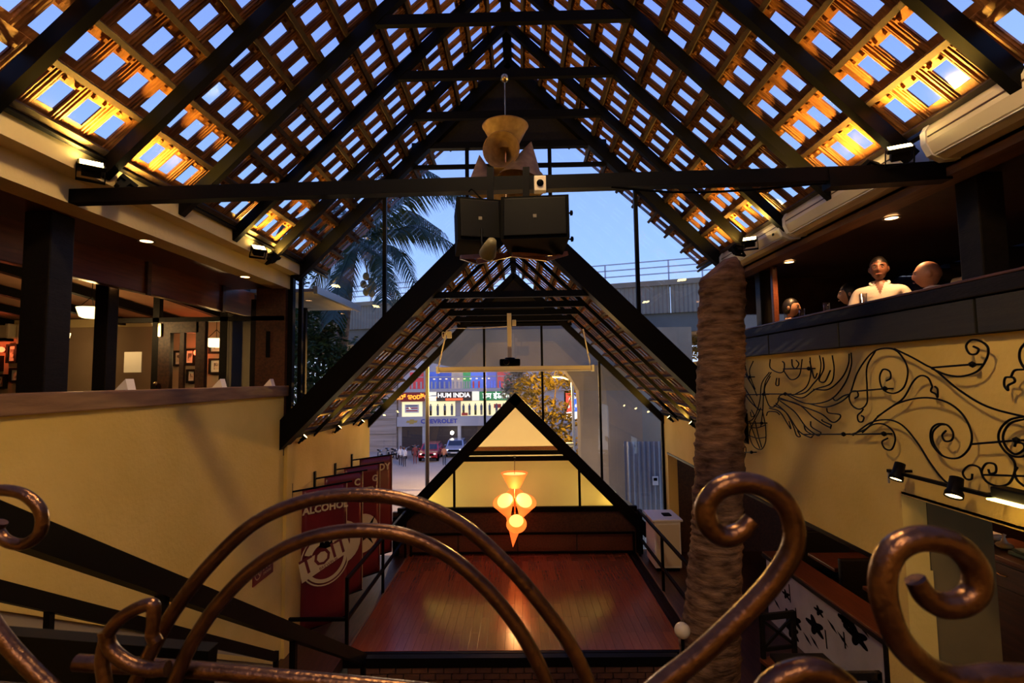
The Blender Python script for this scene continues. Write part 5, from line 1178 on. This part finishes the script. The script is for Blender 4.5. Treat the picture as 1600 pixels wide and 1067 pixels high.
tube(spl([(c.x+.6,23,GZ), (c.x+.6,23,R(-.5)), (c.x+.45,23.1,R(-.05)), (c.x,23.5,R(.1))]), .06, 8).build('pole', STEEL, o); MB().bbox(c.x-.25, c.x+.1, 23.35, 23.65, R(.03), R(.13), .02).build('lamp_head', STEEL, o)
for k, (x, y, z) in enumerate(((-1.3, 16.0, R(-1.9)), (.7, 15.2, R(-2.0)), (-6.5, 36, R(-1.2)))):  # lamps added out of view to warm the viaduct concrete and the street
    o2 = thing('added_street_lamp', ['added warm street lamp hidden behind the porch, banner side', 'added warm street lamp hidden behind the porch, pier side', 'added street lamp warming the ground beyond the median bed'][k], 'street lamp', (x, y, GZ))
    tube(spl([(x, y, GZ), (x, y, z-.4), (x+.1, y, z), (x+.5, y, z+.1)]), .05, 8).build('pole', STEEL, o2); MB().bbox(x+.4, x+.8, y-.12, y+.12, z+.06, z+.16, .02).build('lamp_head', STEEL, o2)
    LP('added_street_glow', 'POINT', (x+.6, y, z-.1), [60, 45, 2600][k], (1,.70,.40), shadow_soft_size=.15, parent=o2)
LP('assumed_sodium_lamp', 'POINT', (c.x-.1, 23.4, R(-.15)), 2400, (1,.50,.10), shadow_soft_size=.15, parent=o)  # light of the assumed street lamp, added to turn the leaves orange

# coconut palm
crown = aY(556, 372, 13.2); base = V((aY(530, 620, 13.2).x-.3, 13.2, GZ))
cp = thing('coconut_palm', 'tall coconut palm with hanging coconuts outside the glazed gable', 'palm tree', base)
mid = [aY(528, 620, 13.2), aY(534, 540, 13.2), aY(540, 470, 13.2), aY(546, 410, 13.2), crown]
P = spl([base]+mid, 12); m = MB(); tube_r = [.15+.008*((i*1.0) % 2)+.1*max(0, 1-i/8) for i in range(len(P))]; m.tube(P, tube_r, 12); m.build('trunk', BARK, cp)
def frond(tip, ctrl, n=46, ll=.75, seed=0, droop=.8):
    rnd = random.Random(seed); Q = spl([crown, crown.lerp(ctrl, .6)+V((0,0,.05)), ctrl, tip], 16); m = MB(); m.tube(Q, [.035*(1-i/len(Q))+.006 for i in range(len(Q))], 5)
    for i in range(4, len(Q)-1):
        t = i/len(Q); d = (Q[min(i+1, len(Q)-1)]-Q[i-1]).normalized(); side = d.cross(V((0,0,1))); side = side.normalized() if side.length > .05 else V((0,1,0))
        L = ll*(1-.55*abs(t-.45)*1.6)
        for s in (-1, 1):
            for q in range(2):
                b = Q[i]+d*(q*.03); e_ = b+side*s*L*.55+d*L*.45+V((0, 0, -L*droop*rnd.uniform(.6, 1.1))); mm = b.lerp(e_, .5)+V((0,0,L*.12)); w = d*.022
                m.add([b-w, b+w, mm+w*.9, mm-w*.9, e_], [(0,1,2,3), (3,2,4)])
    m.build('frond', FROND, cp, recalc=False)
for k, (tx, ty, cx, cy, dY, dr) in enumerate(((735,300,660,285,-.6,.9), (745,405,660,355,.3,.8), (725,300,650,262,.8,.9), (660,470,625,395,-.6,.5), (600,470,598,410,-.9,.35), (480,470,510,400,.2,.6), (455,420,500,365,.8,.7), (520,500,530,440,-1,.4), (600,250,590,300,1.4,.8), (500,290,530,320,1.2,.8), (690,360,640,330,1.5,1.0), (440,350,500,330,-.8,.9), (640,500,605,430,1.0,.4))):
    frond(aY(tx, ty, 13.2+dY*1.6), aY(cx, cy, 13.2+dY), seed=k, droop=dr, ll=.95)
for k, (px, py) in enumerate(((572,432),(580,440),(568,444),(577,450),(584,447),(572,456),(581,458))): MB().ball(aY(px, py, 12.9+.1*(k % 3)), .085, 2, (1,1,1.25)).build('coconut', COCO, cp)
tube(spl([crown, aY(568,400,13), aY(576,436,12.95)]), .02, 6).build('fruit_stalk', COCO, cp)
# ------------------------------------------------------------------ people
SKIN = mat('brown_skin', (.30,.13,.07), .5, col2=(.34,.15,.085), scale=5); SKIND = mat('dark_brown_skin', (.15,.062,.035), .5); SKINL = mat('light_brown_skin', (.42,.22,.13), .5)
SHIRT = mat('white_shirt', (.62,.55,.46), .8, bump=.3, bscale=12); DARKC = mat('dark_clothes', (.02,.014,.018), .8); JEAN = mat('dark_trousers', (.02,.022,.035), .8); HAIR = mat('black_hair', (.006,.005,.005), .45)
EYEW = mat('eye_white', (.32,.28,.25), .3); EYEB = mat('eye_dark', (.01,.008,.006), .2); LIP = mat('lip', (.22,.07,.05), .5)
def evmesh(o):
    bpy.context.view_layer.update(); dg = bpy.context.evaluated_depsgraph_get(); return bpy.data.meshes.new_from_object(o.evaluated_get(dg))
def headpts(c, turn, m, det=(28, 22), beard=False):
    Mh = Matrix.Rotation(turn, 3, 'Z'); nu, nv = det; vs = []
    for j in range(nv+1):
        th = math.pi*j/nv
        for i in range(nu):
            ph = 2*math.pi*i/nu; x = math.sin(th)*math.sin(ph); y = -math.sin(th)*math.cos(ph); z = math.cos(th)
            X, Y, Z = x*.077, y*.098, z*.118
            if Z < 0: k = -Z/.118; X *= 1-.17*k**1.8; Y = Y*(1-.12*k) - .006*k*(1 if y < 0 else -1)
            if y > 0 and Z > -.02: Y += .008
            if y < 0:
                g = lambda x0, z0, sx, sz: math.exp(-((X-x0)/sx)**2-((Z-z0)/sz)**2)
                Y -= .021*g(0, -.028, .014, .017) + .013*g(0, -.002, .009, .026) + .007*g(0, .028, .05, .010)
                Y += .011*(g(.032, .006, .016, .012)+g(-.032, .006, .016, .012))
                Y -= .009*g(0, -.062, .024, .006) + .008*g(0, -.073, .020, .006) + .007*g(0, -.103, .026, .014)
                Y += .004*g(0, -.085, .03, .006)
            vs.append(c+Mh @ V((X, Y, Z)))
    fs = [(j*nu+i, j*nu+(i+1) % nu, (j+1)*nu+(i+1) % nu, (j+1)*nu+i) for j in range(nv) for i in range(nu)]
    m.add(vs, fs)
    for s in (-1, 1): m.ball(c+Mh @ V((s*.079, .012, -.005)), .031, 2, (.42,.65,1.0), Mh.copy())
    return Mh
def person(label, feet, rz, J, mats, head_turn=0, hair=None, vox=.008, group=None, eyes=True, ext=None, shirtz=(.86, 1.49), sleeve=.6, hands=True):
    """J: joint overrides in the figure's own frame (facing -Y, feet at 0)"""
    b = {'pel': (0,.0,.95), 'spi': (0,.01,1.12), 'che': (0,.0,1.32), 'nb': (0,.015,1.455), 'nk': (0,.0,1.53),
         'sl': (.165,.01,1.41), 'el': (.24,.03,1.13), 'wl': (.25,-.06,.89), 'sr': (-.165,.01,1.41), 'er': (-.24,.03,1.13), 'wr': (-.25,-.06,.89),
         'hl': (.09,0,.91), 'kl': (.10,-.02,.50), 'al': (.10,.02,.09), 'tl': (.115,-.14,.035), 'hr': (-.09,0,.91), 'kr': (-.10,-.02,.50), 'ar': (-.10,.02,.09), 'tr': (-.115,-.14,.035), 'head': (0,-.015,1.635)}
    b.update(J); b = {k: V(v) for k, v in b.items()}
    R_ = {'pel': (.15,.115), 'spi': (.135,.10), 'che': (.165,.112), 'nb': (.075,.07), 'nk': (.055,.055), 's': (.065,.065), 'e': (.043,.043), 'w': (.028,.024), 'h': (.088,.088), 'k': (.058,.058), 'a': (.04,.04), 't': (.035,.028)}
    order = list(b.keys()); order.remove('head')
    E = [('pel','spi'),('spi','che'),('che','nb'),('nb','nk'),('che','sl'),('sl','el'),('el','wl'),('che','sr'),('sr','er'),('er','wr'),('pel','hl'),('hl','kl'),('kl','al'),('al','tl'),('pel','hr'),('hr','kr'),('kr','ar'),('ar','tr')]
    vs = [b[k] for k in order]; rad = [R_.get(k) or R_[k[0]] for k in order]; ed = [(order.index(x), order.index(y)) for x, y in E]
    if hands:
        for s, w, e_ in ((1,'wl','el'), (-1,'wr','er')):
            d = (b[w]-b[e_]).normalized(); sd = d.cross(V((0,-1,.2))).normalized(); iw = order.index(w)
            palm = b[w]+d*.06; vs.append(palm); rad.append((.034,.018)); ip = len(vs)-1; ed.append((iw, ip))
            for q, (o_, L) in enumerate(((-.03,.06), (-.01,.072), (.01,.068), (.03,.052))):
                a = palm+d*.035+sd*o_*.9; m1 = a+d*L*.5+V((0,-.012,0)); t_ = a+d*L+V((0,-.035,0))
                for p_, r_ in ((a,.011), (m1,.009), (t_,.0075)): vs.append(p_); rad.append((r_, r_))
                n_ = len(vs); ed += [(ip, n_-3), (n_-3, n_-2), (n_-2, n_-1)]
            a = b[w]+d*.03+sd*(-.035*s); t_ = a+d*.045+sd*(-.02*s)+V((0,-.02,0))
            for p_, r_ in ((a,.012), (t_,.009)): vs.append(p_); rad.append((r_, r_))
            n_ = len(vs); ed += [(iw, n_-2), (n_-2, n_-1)]
    me = bpy.data.meshes.new('tmp'); me.from_pydata(vs, ed, []); o = bpy.data.objects.new('tmp', me); COL.objects.link(o)
    sk = o.modifiers.new('skin', 'SKIN'); sk.use_smooth_shade = True
    for i, r_ in enumerate(rad): me.skin_vertices[0].data[i].radius = r_
    me.skin_vertices[0].data[0].use_root = True
    su = o.modifiers.new('sub', 'SUBSURF'); su.levels = 2 if vox < .02 else 1; su.render_levels = su.levels
    bm_ = evmesh(o); bpy.data.objects.remove(o)
    mb = MB(); mb.add([v.co.copy() for v in bm_.vertices], [list(p.vertices) for p in bm_.polygons])
    Mh = headpts(b['head'], head_turn, mb)
    full = mb.mesh('tmp', mats[0]); o = bpy.data.objects.new('tmp', full); COL.objects.link(o)
    rm = o.modifiers.new('rm', 'REMESH'); rm.mode = 'VOXEL'; rm.voxel_size = vox; rm.use_smooth_shade = True
    fm = evmesh(o); bpy.data.objects.remove(o)
    fm.materials.clear(); [fm.materials.append(x) for x in mats]
    hc = b['head']; pelz = b['pel'].z
    for p in fm.polygons:
        c = p.center; p.use_smooth = True; mi = 0
        if c.z < b['nb'].z+.03 and (c-hc).length > .135:
            mi = 1
            vneck = abs(c.x) < .035*(1-(b['nb'].z-c.z)/.10) and c.y < -.01 and c.z > b['nb'].z-.10
            if vneck: mi = 0
            for e_, w in (('el','wl'), ('er','wr')):
                d = b[w]-b[e_]; t_ = (c-b[e_]).dot(d)/d.length_squared
                if t_ > sleeve and (c-b[e_]-d*t_).length < .09: mi = 0
                if t_ > .95 and (c-b[w]).length < .25: mi = 0
            for h_, k_, a_ in (('hl','kl','al'), ('hr','kr','ar')):
                for q0, q1 in ((h_, k_), (k_, a_)):
                    d = b[q1]-b[q0]; t_ = max(0, min(1, (c-b[q0]).dot(d)/d.length_squared))
                    if (c-b[q0]-d*t_).length < .105 and c.z < pelz+.02: mi = 2
        p.material_index = mi
    M = T(*feet) @ Matrix.Rotation(rz, 4, 'Z'); fm.transform(M)
    po = bpy.data.objects.new('person', fm); COL.objects.link(po); tag(po, label, 'person', group)
    def child(m, n, mt): m.v = [tuple(M @ V(v)) for v in m.v]; return m.build(n, mt, po, recalc=False)
    if eyes:
        for s in (-1, 1):
            child(MB().ball(hc+Mh @ V((s*.031, -.0795, .006)), .0105, 2), 'eye', EYEW); child(MB().ball(hc+Mh @ V((s*.031, -.0868, .006)), .0066, 2), 'pupil', EYEB)
            child(MB().tube(spl([hc+Mh @ V((s*.014, -.0945, .026)), hc+Mh @ V((s*.033, -.093, .031)), hc+Mh @ V((s*.052, -.082, .025))], 4), .0035, 5), 'eyebrow', HAIR)
        child(MB().tube(spl([hc+Mh @ V((-.023,-.0925,-.067)), hc+Mh @ V((0,-.1035,-.066)), hc+Mh @ V((.023,-.0925,-.067))], 4), .0042, 5), 'mouth', LIP)
    if hair:
        m = MB(); nu, nv = 28, 18; vs = []; rnd = random.Random(5)
        for j in range(nv+1):
            th = math.pi*j/nv
            for i in range(nu):
                ph = 2*math.pi*i/nu; x = math.sin(th)*math.sin(ph); y = -math.sin(th)*math.cos(ph); z = math.cos(th); k = hair.get('k', 1.08)
                low = hair.get('low', -.02); zz = z*.118*k+.006
                X, Y = x*.077*k, y*.098*k+.012
                fr = max(0, -y)
                lim = low + (hair.get('brow', .055)-low)*min(1, fr*1.8)
                if zz < lim: zz = lim+(zz-lim)*(.15 if fr > .3 else hair.get('fall', .15)); s_ = hair.get('in', .96) if fr > .3 else hair.get('inb', 1.0); X *= s_; Y *= s_
                vs.append(hc+Mh @ V((X, Y, zz+rnd.uniform(-.002,.002))))
        m.smooth = True; m.add(vs, [(j*nu+i, j*nu+(i+1) % nu, (j+1)*nu+(i+1) % nu, (j+1)*nu+i) for j in range(nv) for i in range(nu)]); child(m, 'hair', HAIR)
    if ext: ext(child, b, hc, Mh)
    return po
def seated(h, **k):   # legs bent over a stool of height h; figure shifted so that pelvis sits on it
    d = h+.10-.95; J = {n: (x, y, z+d) for n, (x, y, z) in {'pel': (0,.0,.95), 'spi': (0,.02,1.12), 'che': (0,.0,1.32), 'nb': (0,.015,1.455), 'nk': (0,-.01,1.53), 'sl': (.165,.01,1.41), 'el': (.24,.0,1.14), 'wl': (.16,-.22,1.08), 'sr': (-.165,.01,1.41), 'er': (-.24,.0,1.14), 'wr': (-.16,-.22,1.08), 'hl': (.10,-.03,.92), 'hr': (-.10,-.03,.92), 'kl': (.12,-.42,.94), 'kr': (-.12,-.42,.94), 'head': (0,-.025,1.635)}.items()}
    f = max(.09, h-.42); J.update({'al': (.12,-.38,f), 'ar': (-.12,-.38,f), 'tl': (.13,-.52,f-.05), 'tr': (-.13,-.52,f-.05)}); J.update(k); return J
def stool(x, y, h, label):
    o = thing('bar_stool', label, 'stool', (x, y, ZR), 'balcony bar stools'); MB().lathe([(0,h),(.17,h),(.18,h-.02),(.17,h-.05),(0,h-.05)], (x, y, ZR), 20).build('seat', DWOOD, o)
    for i in range(4): a = i*math.pi/2+.6; beam((x+.1*math.cos(a), y+.1*math.sin(a), ZR+h-.05), (x+.2*math.cos(a), y+.2*math.sin(a), ZR), .03, .03).build('leg', DWOOD, o)
    tube([(x+.165*math.cos(a*math.pi/6), y+.165*math.sin(a*math.pi/6), ZR+.22) for a in range(12)], .01, 6, closed=True).build('foot_ring', STEEL, o)
def feet_for(px, py, Y, J, rz):   # place the figure so that its head lands at this spot
    h = aY(px, py, Y); hd = Matrix.Rotation(rz, 3, 'Z') @ V(J.get('head', (0,-.015,1.635))); return h-hd
# standing man, hands together over the ledge
J = {'el': (.27,-.02,1.14), 'wl': (.10,-.25,1.20), 'er': (-.27,-.02,1.14), 'wr': (-.06,-.25,1.18), 'sl': (.195,.01,1.41), 'sr': (-.195,.01,1.41)}
rz = -.62; ft = feet_for(1373, 420, 5.35, J, rz); ft.z = ZR; kz = 1.0
hd_z = aY(1373, 420, 5.35).z-ZR; J = {k: V(v) for k, v in J.items()}
def collar(child, b, hc, Mh):
    n = b['nb']; child(MB().tube(spl([n+V((-.02,-.075,-.045)), n+V((-.075,-.045,.015)), n+V((-.06,.05,.05)), n+V((.06,.05,.05)), n+V((.075,-.045,.015)), n+V((.02,-.075,-.045))], 6), .014, 6), 'collar', SHIRT)
    child(MB().box(-.016, .016, -.125, -.112, b['spi'].z-.05, b['che'].z+.03), 'placket', SHIRT)
    child(MB().bbox(.05, .13, -.122, -.108, b['che'].z-.12, b['che'].z-.02, .004), 'pocket', SHIRT)
sc_ = hd_z/1.635
def scaleJ(J, s):
    base = {'pel': (0,.0,.95), 'spi': (0,.01,1.12), 'che': (0,.0,1.32), 'nb': (0,.015,1.455), 'nk': (0,.0,1.53), 'sl': (.165,.01,1.41), 'sr': (-.165,.01,1.41), 'hl': (.09,0,.91), 'kl': (.10,-.02,.50), 'hr': (-.09,0,.91), 'kr': (-.10,-.02,.50), 'head': (0,-.015,1.635)}
    base.update(J); return {k: (v[0], v[1], v[2]*s) for k, v in base.items()}
person('standing man in an unbuttoned white shirt leaning over the balcony ledge', ft, rz, scaleJ(J, sc_), [SKIND, SHIRT, JEAN], 0, {'k': 1.07, 'low': .0, 'brow': .062, 'in': .95}, ext=collar)
# bald seated man in profile
def seatP(px, py, Y, rz, label, mats, hair, turn=0, slab='', ext=None, **k):
    z = aY(px, py, Y).z-ZR; h = z-(1.635-.85); J = seated(h, **k); ft = feet_for(px, py, Y, J, rz); ft.z = ZR
    stool(ft.x, ft.y, h, slab); return person(label, ft, rz, J, mats, turn, hair, ext=ext)
seatP(1449, 429, 4.70, -3.05, 'bald man in a white shirt seated at the ledge, face in profile', [SKIN, SHIRT, JEAN], None, .85, 'wooden bar stool under the bald man', collar)
seatP(1326, 460, 6.2, -2.13, 'dark-haired woman in dark clothes seated behind the ledge, in profile', [SKINL, DARKC, JEAN], {'k': 1.13, 'low': -.11, 'brow': .065, 'in': .9, 'fall': .6, 'inb': 1.0}, 0, 'wooden bar stool under the woman seen in profile')
zl = None
seatP(1237, 481, 7.1, .75, 'woman with short black hair holding a cup near her mouth', [SKINL, DARKC, JEAN], {'k': 1.10, 'low': -.07, 'brow': .07, 'fall': .4, 'in': .9}, 0, 'wooden bar stool at the far end of the balcony')
seatP(1521, 402, 5.2, -1.0, 'person in a pale shirt mostly hidden behind the black balcony post', [SKIN, SHIRT, JEAN], {'k': 1.06, 'low': -.02, 'brow': .06}, 0, 'wooden bar stool behind the black balcony post')
# glasses on the ledge
TUM = glassmat('clear_tumbler', (.93,.92,.9), 1.5)
for k, (px, lb_) in enumerate(((1349,'clear drinking glass on the ledge in front of the standing man'), (1291,'clear drinking glass on the ledge beside the woman in profile'), (1252,'clear drinking glass on the ledge near the woman with short hair'))):
    c = aX(px, 470, XR+.1); c.z = R(.645); tag(MB().lathe([(0,.002),(.028,.002),(.034,.12),(.031,.12),(.026,.012),(0,.012)], c, 16).build('drinking_glass', TUM), lb_, 'glass', 'glasses on the ledge')
# people in the street
MAR = mat('maroon_clothes', (.16,.03,.03), .8); ORS = mat('orange_shirt', (.42,.17,.09), .8); WSH = mat('street_white_shirt', (.55,.55,.58), .8)
for px, py, Y, rz, mts, lb_ in ((626,713,46,.4,[SKIND,WSH,JEAN],'person in a white shirt standing in the street, taller of the pair'), (632,714,45.5,-.5,[SKIND,WSH,JEAN],'person in a white shirt standing nearest the kerb of the pair'), (648.5,710,47,.1,[SKIND,MAR,MAR],'person in long maroon clothes standing in the street'), (694,711,46,2.9,[SKIND,ORS,JEAN],'person in an orange shirt walking toward the silver-blue car')):
    c = aY(px, py, Y); c.z = GZ; person(lb_, c, rz, {}, mts, 0, {'k': 1.06, 'low': -.02, 'brow': .05}, .035, 'people in the street', False, hands=False)

# ------------------------------------------------------------------ added unseen pendants that brighten the hall walls
CONES = [((-.10,.02,-.62), (-.28,-.62,1), .50, .20), ((.10,.02,-.62), (.28,-.62,1), .50, .20), ((.0,.2,-.4), (0,1,.3), .34, .2)]
for k, (y, z, pw_, lb_) in enumerate(((2.6, R(3.75), 1000, 'added unseen cone chandelier lighting the hall from over the stairs'), (-1.6, R(3.0), 600, 'added unseen cone chandelier lighting the hall from behind the landing'))):
    c = V((RX, y, z)); o = cluster(c, 1.0, lb_, (HOT, ORG), V((RX, y, RZ1-.12)), True)
    LP('added_wall_fill', 'SPOT', c+V((0,-.35,-.2)), pw_, (1,.66,.27), spot_size=2.75, spot_blend=.5, shadow_soft_size=.25, aim=c+V((0,-.35,-3)), parent=o)
